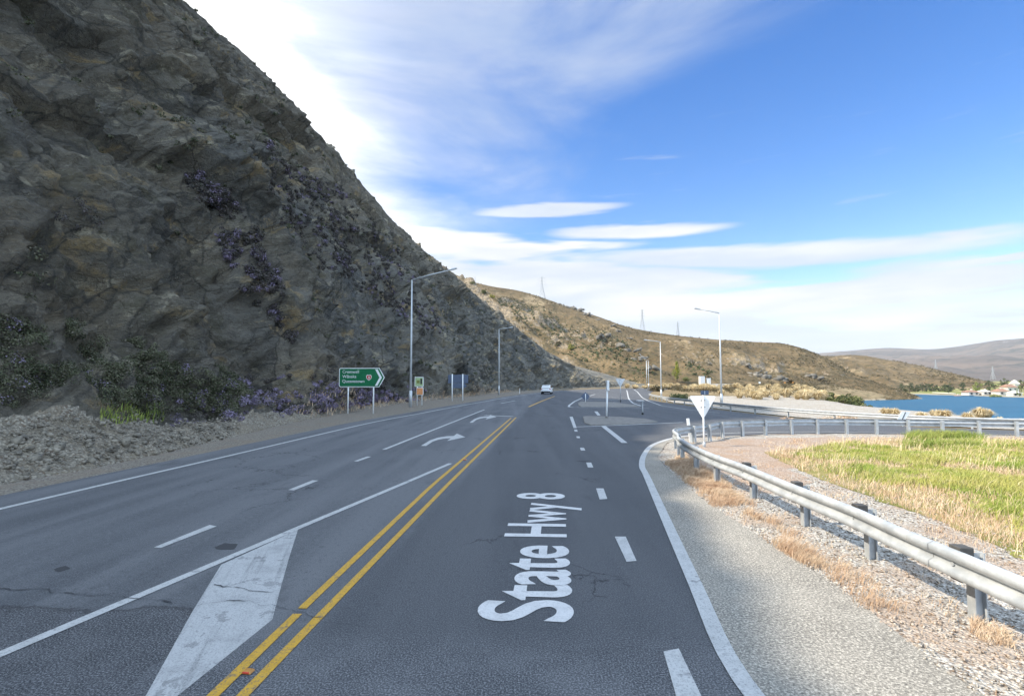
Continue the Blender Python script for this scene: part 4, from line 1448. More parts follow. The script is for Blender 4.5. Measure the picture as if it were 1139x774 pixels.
def lamp_px(bx, by, ty, d, z, armpx, label, r0=0.11):
    p = P(bx, by, d); x = p.x
    h = P(bx, ty, d).z - z
    tip = P(armpx[0], armpx[1], d)
    return lamp((x, d, z), h, (tip.x - x, 0.0), tip.z - (z + h), label, r0)


l1 = G(456, 452.5)
lamp_px(456.5, 452.5, 311, l1[1], 0.0, (500, 300.5), 'tall street lamp beside the green direction sign, its arm reaching over the road', 0.125)
l2 = G(555, 438.5)
lamp_px(555, 438.5, 366, l2[1] - 2, 0.0, (566, 364.5), 'street lamp further along the cliff foot, left of the white car', 0.12)
lamp_px(802.5, 447, 348, 62.0, -0.62, (779, 344.2), 'tall street lamp behind the side road guardrail, standing alone on the lake side', 0.125)
lamp_px(735.5, 443, 380, 88.0, -0.6, (721, 378.5), 'street lamp at the far end of the side road guardrail', 0.12)
lamp_px(721.5, 432.5, 401, 165.0, 0.0, (713, 395), 'most distant street lamp, beside the road bend next to a bare pole', 0.13)
pl = P(719.4, 431.5, 172)
root = empty('utility_pole', (pl.x, 172, 0.0))
m = MB(); m.tube([(0, 0, -0.2), (0, 0, 9.0)], [0.13, 0.09], 10); m.build('pole', M_pole, root, smooth=True)
m = MB(); m.tube([(0, 0, 8.99), (0, 0, 9.1)], [0.12, 0.05], 10); m.build('pole_cap', M_pole, root)
tag(root, 'bare straight pole close beside the most distant street lamp', 'pole')

# ------------------------------------------------------------------ signs


def lettering(name, s, parent, org, ux, uz, un, height, mat, off=0.012, maxw=None):
    v, fs = text_mesh(s)
    v[:, 0] -= v[:, 0].min()
    k = height / 0.69
    kx = k
    if maxw: kx = min(k * 1.1, maxw / v[:, 0].max())
    org, ux, uz, un = Vector(org), Vector(ux), Vector(uz), Vector(un)
    vs = [org + ux * (a[0] * kx) + uz * (a[1] * k) + un * off for a in v]
    o = mesh_obj(name, vs, fs, mat, parent)
    return o


def rounded(w0, w1, z0, z1, r, tip=None):
    pts = []
    for cx_, cz_, a0_ in ((w0 + r, z0 + r, 180), ):
        for k in range(5):
            a = math.radians(180 + 90 * k / 4); pts.append((cx_ + r * math.cos(a), cz_ + r * math.sin(a)))
    if tip is None:
        for k in range(5):
            a = math.radians(270 + 90 * k / 4); pts.append((w1 - r + r * math.cos(a), z0 + r + r * math.sin(a)))
        for k in range(5):
            a = math.radians(90 * k / 4); pts.append((w1 - r + r * math.cos(a), z1 - r + r * math.sin(a)))
    else:
        pts += [(w1, z0), (tip, (z0 + z1) / 2), (w1, z1)]
    for k in range(5):
        a = math.radians(90 + 90 * k / 4); pts.append((w0 + r + r * math.cos(a), z1 - r + r * math.sin(a)))
    return pts


# green direction sign
D_S = 39.6
pr = G(414.8, 459.5)
o_ = P(376.5, 430.5, D_S)
zb = o_.z
W_ = P(428.3, 430, D_S).x - o_.x
ztop = P(400, 409.2, D_S).z
root = empty('direction_sign', (o_.x + W_ * 0.75, D_S, 0.0))
rb = Vector(root.location)
ux, uz, un = Vector((0.998, -0.06, 0)), Vector((0, 0, 1)), Vector((-0.06, -0.998, 0))
O = Vector((o_.x, D_S + 0.1, 0)) - rb
hz = ztop - zb
m = MB(); m.prism([(a, b + zb) for a, b in rounded(0, W_ - 0.42, 0, hz, 0.14, W_)], O, ux, uz, un, 0.03)
m.build('border', M_signwhite, root)
m = MB(); m.prism([(a, b + zb) for a, b in rounded(0.055, W_ - 0.44, 0.055, hz - 0.055, 0.11, W_ - 0.07)], O + un * 0.019, ux, uz, un, 0.012)
panel = m.build('panel', M_green, root)
mid = zb + hz / 2
cw = 0.19
x0_ = W_ - 0.74
m = MB(); m.prism([(x0_, zb + 0.11), (x0_ + cw, zb + 0.11), (x0_ + cw + 0.34, mid), (x0_ + cw, zb + hz - 0.11), (x0_, zb + hz - 0.11), (x0_ + 0.34, mid)], O + un * 0.028, ux, uz, un, 0.008)
m.build('chevron', M_signwhite, root)
lh = 0.225
for k, s in enumerate(('Cromwell', 'W\u0101naka', 'Queenstown')):
    lettering('lettering', s, root, O + ux * 0.27 + uz * (zb + hz - 0.40 - k * 0.36), ux, uz, un, lh, M_signwhite, 0.032, {0: 1.28, 1: 1.08, 2: 1.72}[k])
sx = W_ - 1.22
shield = [(-0.19, 0.12), (-0.10, 0.20), (0, 0.17), (0.10, 0.20), (0.19, 0.12), (0.17, -0.06), (0.0, -0.21), (-0.17, -0.06)]
m = MB(); m.prism([(sx + a * 1.12, mid + b * 1.12) for a, b in shield], O + un * 0.028, ux, uz, un, 0.008)
sh = m.build('shield', M_signwhite, root)
m = MB(); m.prism([(sx + a * 0.9, mid + b * 0.9) for a, b in shield], O + un * 0.034, ux, uz, un, 0.008); m.build('shield_face', M_red, sh)
lettering('shield_number', '8', sh, O + ux * (sx - 0.055) + uz * (mid - 0.09), ux, uz, un, 0.19, M_signwhite, 0.041)
for fx in (386.8, 415.6):
    px_ = P(fx, 430, D_S).x - o_.x
    m = MB(); m.tube([O + ux * px_ - un * 0.06 + Vector((0, 0, -0.3)), O + ux * px_ - un * 0.06 + Vector((0, 0, zb + hz * 0.9))], 0.055, 10)
    m.build('post', M_signwhite, root, smooth=True)
tag(root, 'green arrow-shaped direction sign listing three towns, at the foot of the cliff', 'road sign')

# small tourist plates
D_T = 52.5
root = empty('information_sign', (P(466, 450, D_T).x, D_T, 0.0))
rb = Vector(root.location)


def at(px, py, d):
    return P(px, py, d) - rb


def plate(name, x0, y0, x1, y1, d, mat, parent, th=0.03, yoff=0.0, edge=None):
    a, b = at(x0, y1, d), at(x1, y0, d)
    m = MB(); m.box(((a.x + b.x) / 2, a.y - yoff, (a.z + b.z) / 2), (b.x - a.x, th, b.z - a.z))
    return m.build(name, mat, parent, bevel=0.01)


e = plate('border', 461.2, 419.2, 471.2, 430.0, D_T, M_signwhite, root)
g1 = plate('panel', 461.9, 420.0, 470.4, 429.3, D_T, M_palegreen, root, 0.02, 0.024)
plate('emblem', 467.6, 420.9, 469.6, 427.2, D_T, M_dark, g1, 0.01, 0.04)
plate('emblem', 463.4, 422.8, 466.9, 426.3, D_T, M_treel, g1, 0.01, 0.04)
plate('border', 463.2, 431.0, 471.0, 439.3, D_T, M_signwhite, root)
plate('panel', 463.6, 431.5, 470.4, 438.8, D_T, M_orange, root, 0.02, 0.024)
for fx in (463.9, 469.2):
    a = at(fx, 440, D_T)
    m = MB(); m.tube([(a.x, a.y + 0.06, -0.2), (a.x, a.y + 0.06, at(0, 421, D_T).z)], 0.045, 8); m.build('post', M_signwhite, root, smooth=True)
tag(root, 'pale green plate above an orange plate on two white posts, right of the tall lamp', 'road sign')

# blue-grey back of a sign
D_B = 64.0
root = empty('road_sign', (P(508, 445, D_B).x, D_B, 0.0)); rb = Vector(root.location)
plate('panel', 498.2, 416.8, 520.8, 426.2, D_B, M_blueback, root, 0.03, -0.08)
a = at(502.5, 431.6, D_B); b = at(519.6, 426.6, D_B)
m = MB(); m.prism([(a.x, a.z), (b.x - 0.35, a.z), (b.x, (a.z + b.z) / 2), (b.x - 0.35, b.z), (a.x, b.z)], (0, 0.08, 0), (1, 0, 0), (0, 0, 1), (0, -1, 0), 0.03); m.build('panel', M_blueback, root)
for yy in (418.6, 421.5, 424.4, 428.8):
    m = MB(); a = at(499.5, yy, D_B); b = at(519.5, yy, D_B); m.box(((a.x + b.x) / 2, 0.045, a.z), (b.x - a.x, 0.035, 0.05)); m.build('stiffener_rail', M_blueback, root)
for fx in (502.9, 514.6):
    a = at(fx, 440, D_B)
    m = MB(); m.tube([(a.x, 0.0, -0.2), (a.x, 0.0, at(fx, 416, D_B).z)], 0.075, 10); m.build('post', M_signwhite, root, smooth=True)
tag(root, 'back of a wide blue-grey sign carried by two white posts against the cliff', 'road sign')


def giveway(base, width, top, label, back, post_mat, foot=False, ang=0.0):
    root = empty('give_way_sign', base, ang)
    h = width * 0.88
    r = 0.05 * width
    tri = []
    for cx_, cz_, a0_ in ((-width / 2 + r * 1.6, top - r, 90), (0, top - h + r * 1.9, 210), (width / 2 - r * 1.6, top - r, 330)):
        for k in range(5):
            a = math.radians(a0_ + 120 * k / 4); tri.append((cx_ + r * math.cos(a), cz_ + r * math.sin(a)))
    m = MB(); m.prism(tri, (0, 0.05, 0), (1, 0, 0), (0, 0, 1), (0, -1, 0), 0.02); pn = m.build('panel', back, root)
    m = MB(); m.prism([(a * 0.97, top - h * 0.36 + (b - top + h * 0.36) * 0.97) for a, b in tri], (0, 0.064, 0), (1, 0, 0), (0, 0, 1), (0, -1, 0), 0.006); m.build('face', M_red, pn)
    m = MB(); m.tube([(0, 0, -0.3), (0, 0, top + 0.015)], 0.032 * max(1, width), 10); m.build('post', post_mat, root, smooth=True)
    for zz in (top - 0.16 * width, top - 0.42 * width):
        m = MB(); m.box((0, 0.012, zz), (0.16 * width, 0.055, 0.045)); m.build('bracket', M_galv, pn)
    m = MB(); m.tube([(0, 0, -0.1), (0, 0, 0.16 if not foot else 0.22), (0, 0, 0.17 if not foot else 0.24)], [0.055, 0.055, 0.04], 10); m.build('socket', M_galv if not foot else M_tyre, root, smooth=True)
    tag(root, label, 'road sign')
    return root


gp = G(783.2, 497)
gw_top = P(782, 440.2, gp[1]).z
giveway((gp[0], gp[1], 0), 1.0, gw_top, 'white triangular back of a give way sign just behind the bend of the near guardrail', M_signwhite, M_signwhite, ang=math.radians(-6))
gp2 = G(690.3, 447)
giveway((gp2[0], gp2[1], 0), 1.1, P(690, 421.2, gp2[1]).z, 'smaller distant give way sign back standing on the hatched traffic island', M_alu, M_pole, True)

# keep-left diamond
dk = G(651.3, 447.3)
root = empty('keep_left_sign', (dk[0], dk[1], 0)); rb = Vector(root.location)
c = at(651, 441, dk[1]); s_ = 0.52
m = MB(); m.prism([(-s_, c.z), (0, c.z - s_), (s_, c.z), (0, c.z + s_)], (0, 0.05, 0), (1, 0, 0), (0, 0, 1), (0, -1, 0), 0.025); m.build('panel', M_blueback, root)
m = MB(); m.tube([(0, 0, -0.1), (0, 0, c.z + s_ * 0.6)], 0.045, 10); m.build('post', M_signwhite, root, smooth=True)
tag(root, 'low diamond-shaped blue-grey sign back with a white post at the island nose', 'road sign')

# white pole with a sleeve
wp = G(674.6, 466)
root = empty('marker_pole', (wp[0], wp[1], 0.08)); rb = Vector(root.location)
tpz = P(676.5, 423.3, wp[1]).z - 0.08
m = MB(); m.tube([(0, 0, -0.1), (0.07, 0, tpz * 0.75)], 0.055, 12); m.build('post', M_signwhite, root, smooth=True)
m = MB(); m.box((0.095, 0, tpz * 0.87), (0.15, 0.42, tpz * 0.27)); m.build('edge_on_plate', M_signwhite, root, bevel=0.015)
m = MB(); m.box((0.10, 0, tpz * 0.985), (0.17, 0.30, 0.07)); m.build('cap', M_signwhite, root)
m = MB(); m.tube([(0, 0, -0.02), (0, 0, 0.1)], [0.085, 0.07], 12); m.build('socket', M_kerb, root)
tag(root, 'tall white pole with a narrow edge-on plate, standing on the nearer traffic island', 'sign pole')

# low T-shaped sign
tq = G(714.8, 461)
root = empty('street_sign', (tq[0], tq[1], float(dropf(*tq)))); rb = Vector(root.location)
zt = P(714, 445.8, tq[1]).z - rb.z
m = MB(); m.tube([(0, 0, -0.1), (0, 0, zt)], 0.045, 10); m.build('post', M_pole, root, smooth=True)
m = MB(); m.box((-0.17, 0, zt + 0.02), (0.52, 0.5, 0.035)); m.build('blade', M_alu, root, bevel=0.008)
m = MB(); m.tube([(0, 0, -0.02), (0, 0, 0.14)], [0.075, 0.065], 10); m.build('socket', M_tyre, root)
tag(root, 'short grey post topped by a thin flat blade, alone on the side road', 'road sign')

# small blue plate beyond the near give way sign
root = empty('road_sign', (P(785, 440, 58).x + 0.5, 58.4, -0.6)); rb = Vector(root.location)
zt = P(785, 434.4, 58.4).z + 0.6
m = MB(); m.box((-0.45, 0.04, zt - 0.24), (0.9, 0.03, 0.48)); m.build('panel', M_blueback, root, bevel=0.01)
m = MB(); m.tube([(-0.45, 0, -0.2), (-0.45, 0, zt)], 0.035, 8); m.build('post', M_pole, root, smooth=True)
tag(root, 'small blue rectangular plate seen just above the near give way sign', 'road sign')


def marker_post(x, y, z, h, label, lean=0.0, group=None, s=1.0):
    root = empty('marker_post', (x, y, z))
    m = MB(); m.bar((0, 0, -0.05), (lean, 0, h), 0.10 * s, 0.045 * s); m.build('post', M_signwhite, root, bevel=0.006)
    m = MB(); m.box((lean * 0.85, 0.028 * s, h * 0.85), (0.06 * s, 0.012, 0.14 * s)); m.build('reflector', M_red, root)
    tag(root, label, 'marker post', group)
    return root


mp = (7.28, 21.2)
marker_post(mp[0], mp[1], 0, 0.95, 'white edge marker post leaning beside the near give way sign', -0.12, s=1.15)
mp = G(578, 437.6)
marker_post(mp[0], mp[1], 0, 1.0, 'tiny white edge marker post at the cliff foot left of the car')
for px_, mt in ((845, 'white'), (873, 'yellow'), (882, 'yellow')):
    p = P(px_, 427.5, 246)
    root = empty('road_sign', (p.x, 246, p.z - 0.2))
    m = MB(); m.box((0, 0, 1.05), (0.9, 0.05, 0.8)); m.build('panel', M_signwhite if mt == 'white' else M_catseye, root)
    m = MB(); m.tube([(0, 0.05, -1.0), (0, 0.05, 1.3)], 0.05, 6); m.build('post', M_pole, root)
    if mt == 'white':
        tag(root, 'tiny white sign beside the distant lakeside road below the hills', 'road sign')
    else:
        tag(root, 'tiny yellow sign beside the distant lakeside road below the hills', 'road sign', 'yellow signs on the distant road')

# hazard board on the far guardrail
p = P(1004.5, 462.8, 35.0)
root = empty('hazard_board', (p.x, 35.0, p.z))
m = MB(); m.prism([(-0.48, -0.30), (0.10, -0.30), (0.50, 0.30), (-0.08, 0.30)], (0, 0, 0), (1, 0, 0), (0, 0, 1), (0, -1, 0), 0.03); m.build('panel', M_signwhite, root)
m = MB(); m.prism([(-0.14, -0.27), (-0.08, -0.27), (0.20, 0.27), (0.14, 0.27)], (0, -0.02, 0), (1, 0, 0), (0, 0, 1), (0, -1, 0), 0.008); m.build('slash', M_dark, root)
m = MB(); m.bar((0, 0.04, 0.2), (0, 0.04, -1.2), 0.06); m.build('post', M_galv, root)
tag(root, 'slanted white board with a thin dark slash in front of the far guardrail', 'hazard board')

# roadside cabinets in the distance
for px_, py0, py1, wpx, lab in ((780.7, 418.6, 426.6, 5.6, 'larger white cabinet at the foot of the far hill, left of the tall lamp'), (788.2, 420.8, 426.4, 3.6, 'smaller white cabinet next to the larger one below the far hill')):
    d_ = 236.0
    a = P(px_, py1, d_); b = P(px_, py0, d_); w_ = wpx / F * d_
    root = empty('cabinet', (a.x, d_, a.z - 0.3)); hh = b.z - a.z + 0.3
    m = MB(); m.box((0, 0, hh / 2), (w_, 1.6, hh)); m.build('body', M_signwhite, root, bevel=0.06)
    m = MB(); m.box((0, -0.82, hh * 0.5), (w_ * 0.7, 0.04, hh * 0.72)); m.build('door', M_alu, root)
    m = MB(); m.box((0, 0, hh + 0.06), (w_ * 1.08, 1.8, 0.11)); m.build('lid', M_alu, root)
    tag(root, lab, 'cabinet')

# cats' eyes on the yellow lines
for (cpx, s, lab) in (((276, 748), 0.72, 'amber road stud on the double yellow lines at the bottom of the photo'), ((517, 511.5), 1.0, 'small distant amber road stud on the double yellow lines near the turn arrow')):
    g = G(*cpx)
    root = empty('road_stud', (g[0], g[1], 0.008), math.radians(-8))
    m = MB(); m.box((0, 0, 0.009), (0.12 * s, 0.10 * s, 0.018), taper=0.75); m.build('housing', M_catseye, root, bevel=0.003)
    m = MB(); m.box((0, -0.046 * s, 0.011), (0.08 * s, 0.012, 0.010)); m.build('reflector', M_red, root)
    tag(root, lab, 'road stud')

# ------------------------------------------------------------------ car (seen from behind)


def car(loc, rz):
    root = empty('parked_car', loc, rz)
    root.name = 'car'
    # stations along y (rear = -), half widths and heights
    def loft_body(secs, name, mat, smooth=True):
        vs, fs = [], []
        k = len(secs[0][1])
        for y, ring in secs:
            for x, z in ring: vs.append((x, y, z))
        n = len(secs)
        for i in range(n - 1):
            for j in range(k):
                j2 = (j + 1) % k
                fs.append((i * k + j, i * k + j2, (i + 1) * k + j2, (i + 1) * k + j))
        fs.append(tuple(reversed(range(k)))); fs.append(tuple((n - 1) * k + j for j in range(k)))
        o = mesh_obj(name, vs, fs, mat, root)
        bm = bmesh.new(); bm.from_mesh(o.data); bmesh.ops.recalc_face_normals(bm, faces=bm.faces)
        bmesh.ops.bevel(bm, geom=[e for e in bm.edges if len(e.link_faces) == 2 and e.calc_face_angle(0) > 0.5], offset=0.03, segments=2, affect='EDGES')
        bm.to_mesh(o.data); bm.free()
        return o

    def ring(w, z0, z1, wt=None):
        wt = wt or w
        return [(-w * 0.93, z0), (w * 0.93, z0), (w, z0 + 0.18), (w, (z0 + z1) / 2 + 0.08), (wt, z1), (-wt, z1), (-w, (z0 + z1) / 2 + 0.08), (-w, z0 + 0.18)]
    body = loft_body([(-2.28, ring(0.80, 0.38, 0.98, 0.76)), (-2.15, ring(0.90, 0.32, 1.06, 0.84)), (-1.2, ring(0.94, 0.28, 1.08, 0.87)), (0.9, ring(0.94, 0.28, 1.06, 0.87)), (1.8, ring(0.92, 0.30, 0.98, 0.82)), (2.25, ring(0.80, 0.36, 0.82, 0.7))], 'body', M_carwhite)
    cabin = loft_body([(-2.12, [(-0.82, 1.05), (0.82, 1.05), (0.78, 1.2), (-0.78, 1.2)]), (-1.75, [(-0.84, 1.05), (0.84, 1.05), (0.66, 1.60), (-0.66, 1.60)]), (-0.9, [(-0.85, 1.05), (0.85, 1.05), (0.68, 1.67), (-0.68, 1.67)]), (0.2, [(-0.85, 1.05), (0.85, 1.05), (0.66, 1.64), (-0.66, 1.64)]), (1.1, [(-0.83, 1.03), (0.83, 1.03), (0.74, 1.10), (-0.74, 1.10)])], 'cabin', M_carwhite)
    m = MB(); m.add([(-0.69, -2.155, 1.14), (0.69, -2.155, 1.14), (0.60, -1.80, 1.53), (-0.60, -1.80, 1.53)], [(0, 1, 2, 3)]); m.add([(-0.69, -2.10, 1.14), (0.69, -2.10, 1.14), (0.60, -1.76, 1.53), (-0.60, -1.76, 1.53)], [(3, 2, 1, 0)]); m.build('rear_window', M_glass, root)
    for s in (-1, 1):
        m = MB(); m.add([(s * 0.835, -1.6, 1.13), (s * 0.835, 0.75, 1.13), (s * 0.70, 0.1, 1.57), (s * 0.69, -1.45, 1.57)], [(0, 1, 2, 3) if s > 0 else (3, 2, 1, 0)])
        m.build('side_window', M_glass, root)
        m = MB(); m.box((s * 0.73, -2.23, 0.93), (0.26, 0.10, 0.16)); m.build('taillight', M_taillight, root, bevel=0.02)
        m = MB(); m.box((s * 0.99, 0.62, 1.10), (0.20, 0.10, 0.14)); m.build('wing_mirror', M_carwhite, root, bevel=0.02)
        for y in (-1.38, 1.38):
            m = MB(); m.tube([(s * 0.70, y, 0.34), (s * 0.90, y, 0.34), (s * 0.93, y, 0.34)], [0.34, 0.34, 0.30], 20); w = m.build('wheel', M_tyre, root)
            m = MB(); m.tube([(s * 0.90, y, 0.34), (s * 0.945, y, 0.34)], 0.21, 14); m.build('rim', M_rim, w)
    m = MB(); m.box((0, -2.27, 0.42), (1.62, 0.12, 0.24)); m.build('bumper', M_tyre, root, bevel=0.03)
    m = MB(); m.box((0, -2.30, 0.80), (0.42, 0.03, 0.12)); m.build('number_plate', M_signwhite, root)
    m = MB(); m.box((0, -1.80, 1.62), (1.2, 0.30, 0.05)); m.build('roof_spoiler', M_carwhite, root, bevel=0.012)
    tag(root, 'white hatchback car driving away near the bend in the highway', 'car')
    return root


cg = G(609.3, 438.5)
car((cg[0], cg[1] + 2.2, 0.01), math.radians(-9))

# ------------------------------------------------------------------ pylons and poles on the skyline


def pylon(bx, by, ty, d, wpx, label, arms=3):
    a = P(bx, by, d); top = P(bx, ty, d).z
    h = top - a.z + 2.0
    root = empty('pylon', (a.x, d, a.z - 2.0))
    w = wpx / F * d
    th = 0.16 * d / 600 * 1.25
    m = MB()
    def corner(k, z):
        s = w / 2 * (1 - 0.78 * min(1, z / (h * 0.62))) if z < h * 0.62 else w / 2 * 0.22 * (1 - 0.6 * (z - h * 0.62) / (h * 0.38))
        return Vector((s * (1 if k in (0, 1) else -1), s * (1 if k in (0, 3) else -1), z))
    lv = [0, h * 0.2, h * 0.38, h * 0.52, h * 0.64, h * 0.76, h * 0.88, h]
    for k in range(4):
        for i in range(len(lv) - 1):
            m.bar(corner(k, lv[i]), corner(k, lv[i + 1]), th)
            m.bar(corner(k, lv[i]), corner((k + 1) % 4, lv[i + 1]), th * 0.6)
            m.bar(corner((k + 1) % 4, lv[i]), corner(k, lv[i + 1]), th * 0.6)
    m.build('lattice_tower', M_pylon, root)
    for i in range(arms):
        z = h * (0.68 + 0.13 * i)
        L = w * (0.62 - 0.10 * i)
        m = MB(); m.bar((-L, 0, z), (L, 0, z), th * 0.8); m.bar((-L, 0, z), (0, 0, z + h * 0.05), th * 0.5); m.bar((L, 0, z), (0, 0, z + h * 0.05), th * 0.5)
        for s in (-1, 1):
            m.bar((s * L, 0, z), (s * L, 0, z - h * 0.05), th * 0.6)
        m.build('cross_arm', M_pylon, root)
    tag(root, label, 'pylon')


pylon(602.7, 333, 308, 600, 9.0, 'largest lattice pylon on the brown ridge, right of the cliff skyline')
pylon(714.5, 366, 344, 555, 5.5, 'lattice pylon standing behind the middle of the brown ridge')
pylon(754, 372, 357.5, 600, 3.5, 'small distant lattice pylon on the ridge left of the tall lake side lamp', 2)
pylon(1041, 412, 400.2, 760, 3.4, 'tiny pale pylon on the low tan hill across the lake', 2)
pylon(1104.5, 420, 407.5, 640, 3.4, 'tiny pylon at the right end of the low tan hill', 2)
for (bx, by, ty, d, lab) in ((568, 331, 320.5, 605, 'thin white pole on the brown ridge left of the largest pylon'), (528.5, 314, 308, 612, 'short pole on the ridge close to the cliff skyline'), (658.5, 354, 348.5, 572, 'short pole on the ridge right of the rock outcrops')):
    a = P(bx, by, d)
    root = empty('pole', (a.x, d, a.z - 1)); h = P(bx, ty, d).z - a.z + 1
    m = MB(); m.tube([(0, 0, 0), (0, 0, h)], [0.34, 0.26], 8); m.build('post', M_signwhite if bx == 568 else M_pylon, root)
    m = MB(); m.box((0, 0, h - 0.6), (1.6, 0.2, 0.2)); m.build('crossbar', M_pylon, root)
    tag(root, lab, 'pole')

# ------------------------------------------------------------------ loose stone and plants on the near cliff
rng = np.random.default_rng(12)
Vc = CL.reshape(-1, 3)
cell = np.zeros(CL.shape[:2])
cell[:-1, :-1] = np.linalg.norm(np.cross(CL[1:, :-1] - CL[:-1, :-1], CL[:-1, 1:] - CL[:-1, :-1]), axis=2)
cell = cell.ravel(); Rr = R.ravel(); Sc = np.repeat(scw, R.shape[1])
pxc, pyc, dep = project(Vc)
vis = (dep > 4) & (pxc > -120) & (pyc > -120) & (Rr < 75)
Nf = NN.reshape(-1, 3)


def pick(mask, n, seed, dens=None):
    r = np.random.default_rng(seed)
    w = cell * mask
    if dens is not None: w = w * dens
    w = w / w.sum()
    idx = r.choice(len(w), n, p=w)
    return Vc[idx] + r.normal(size=(n, 3)) * 0.12, idx


scree = vis & (Rr < Sc * 1.05) & (Rr > 0.25) & (pxc < 262)
ps, ix = pick(scree, 4600, 1)
ps -= Nf[ix] * 0.03
v, f = rocks(ps + np.array([0, 0, 0.0]), 0.016 + 0.075 * np.random.default_rng(2).random(4600) ** 4, 3)
tag(mesh_obj('scree_stones', v, f, M_stone), 'loose grey stones scattered over the scree bank at the cliff foot', 'stones', kind='stuff')
bpos = [(38, 512, 0.40), (62, 500, 0.30), (140, 494, 0.42), (205, 489, 0.50), (98, 515, 0.28), (20, 492, 0.34), (170, 507, 0.22), (120, 500, 0.26), (84, 490, 0.24), (150, 505, 0.2), (48, 524, 0.22), (190, 500, 0.25), (10, 520, 0.26)]
for k, (bx_, by_, s) in enumerate(bpos):
    dd = np.where(vis, (pxc - bx_) ** 2 + (pyc - by_) ** 2 + np.where(Rr < Sc * 1.4, 0, 1e6), 1e9)
    j = int(np.argmin(dd))
    v, f = rocks(np.zeros((1, 3)), [s * 0.42], 100 + k, 1)
    o = mesh_obj('boulder', v, f, M_stone)
    o.location = Vc[j] + np.array([0.05, 0, s * 0.1])
    big_ = k == 3
    tag(o, 'largest pale flat-topped boulder at the right end of the scree bank' if big_ else 'angular grey boulder resting among loose stones on the scree bank', 'boulder', 'boulders on the scree bank')

Z_SHRUB = [(-60, 345), (60, 352), (130, 372), (200, 400), (275, 432), (255, 462), (150, 462), (90, 440), (30, 448), (-60, 458)]
Z_BASE = [(180, 470), (200, 445), (290, 410), (390, 425), (456, 440), (440, 456), (380, 464), (262, 486)]
Z_GULLY = [(205, 185), (232, 190), (285, 262), (318, 345), (345, 430), (300, 425), (283, 350), (250, 270)]
Z_BAND = [(300, 165), (380, 215), (450, 300), (490, 370), (440, 350), (345, 285), (290, 215)]
Z_LEFT = [(45, 212), (120, 232), (112, 262), (52, 250)]
Z_LOW = [(300, 370), (380, 415), (470, 440), (440, 450), (300, 455)]
cl_n = fbm(S / 3.0, R / 2.2, 0, 4, 91).ravel()
cl_d = fbm(diag / 3.5, R / 9.0, 0, 4, 95).ravel()


JX = (16 * fbm(S / 2.5, R / 2.5, 0, 4, 301)).ravel(); JY = (16 * fbm(S / 2.5, R / 2.5, 7.0, 4, 302)).ravel()


def veg(name, zones, n, rad, leaf, nl, mat, seed, label, thr=-0.1, up=0.1, dens=None, field=None):
    mk = np.zeros(len(Vc), bool)
    for z in zones: mk |= in_poly(pxc + JX, pyc + JY, z)
    mk &= vis & (Rr > Sc * 0.9) & ((cl_n if field is None else field) > thr)
    p, idx = pick(mk, n, seed, dens)
    r = np.random.default_rng(seed + 1)
    dist = np.linalg.norm(p - np.array([0, 0, 2.5]), axis=1)
    rr = rad * (0.6 + 0.8 * r.random(n))
    lf = leaf * np.clip(dist / 22, 0.8, 2.6)
    p = p + Nf[idx] * (rr * 0.25)[:, None]
    v, f = leaves(p, nl, rr, lf, seed + 2, 0.75, up)
    o = mesh_obj(name, v, f, mat)
    tag(o, label, 'plants', kind='stuff')


veg('cliff_shrubs', [Z_SHRUB], 1500, 0.25, 0.036, 85, M_shrub, 300, 'dark green shrubs massed over the lower left of the cliff', -0.08)
veg('cliff_shrubs', [[(-80, -80), (230, -80), (470, 260), (600, 410), (560, 430), (420, 430), (260, 300), (-80, 330)]], 1300, 0.26, 0.05, 40, M_shrub, 310, 'small dark shrubs scattered over the rock face in slanting lines', 0.10, field=cl_d)
veg('thyme_leaves', [Z_BASE, Z_GULLY, Z_BAND, Z_LEFT, Z_LOW], 2300, 0.28, 0.042, 70, M_thyme, 320, 'grey-brown wild thyme mats on the cliff ledges', -0.28)
veg('thyme_flowers', [Z_BASE], 1000, 0.22, 0.032, 80, M_flower, 330, 'purple flowering thyme in a band along the cliff foot', -0.15, 0.6)
veg('cliff_shrubs', [Z_GULLY], 520, 0.30, 0.045, 60, M_thyme, 350, 'dark heathery shrubs filling the slanting gully of the rock face', -0.12)
veg('thyme_flowers', [Z_GULLY], 200, 0.25, 0.036, 50, M_flower, 355, 'purple flowering tufts following the slanting gully', -0.02, 0.6)
veg('thyme_flowers', [Z_GULLY, Z_BAND, Z_LEFT, Z_LOW], 650, 0.25, 0.036, 50, M_flower, 340, 'purple flowering thyme tufts up the rock gullies', 0.12, 0.6)
veg('thyme_flowers', [Z_SHRUB], 70, 0.26, 0.036, 50, M_flower, 345, 'sparse purple flower tufts among the dark shrubs on the left', 0.1, 0.6)
# bright green tuft
zg_ = [(104, 456), (180, 452), (186, 468), (112, 474)]
mk = in_poly(pxc, pyc, zg_) & vis
p, idx = pick(mk, 700, 50)
v, f = blades(p, 0.22, 0.7, 0.016, 51)
tag(mesh_obj('green_grass', v, f, M_greengrass), 'bright green grass patch at the top of the scree bank', 'grass', kind='stuff')
# dry tufts along the cliff foot further on
mk = vis & (Rr < Sc * 2.2) & (Vc[:, 1] > 34) & (Vc[:, 1] < 110)
p, idx = pick(mk, 3500, 55)
v, f = blades(p, 0.30, 0.6, 0.03, 56)
tag(mesh_obj('dry_grass', v, f, M_straw), 'dry grass fringe between the cliff foot and the road edge', 'grass', kind='stuff')

# ------------------------------------------------------------------ grass on the right
fpoly = np.array(field_poly)


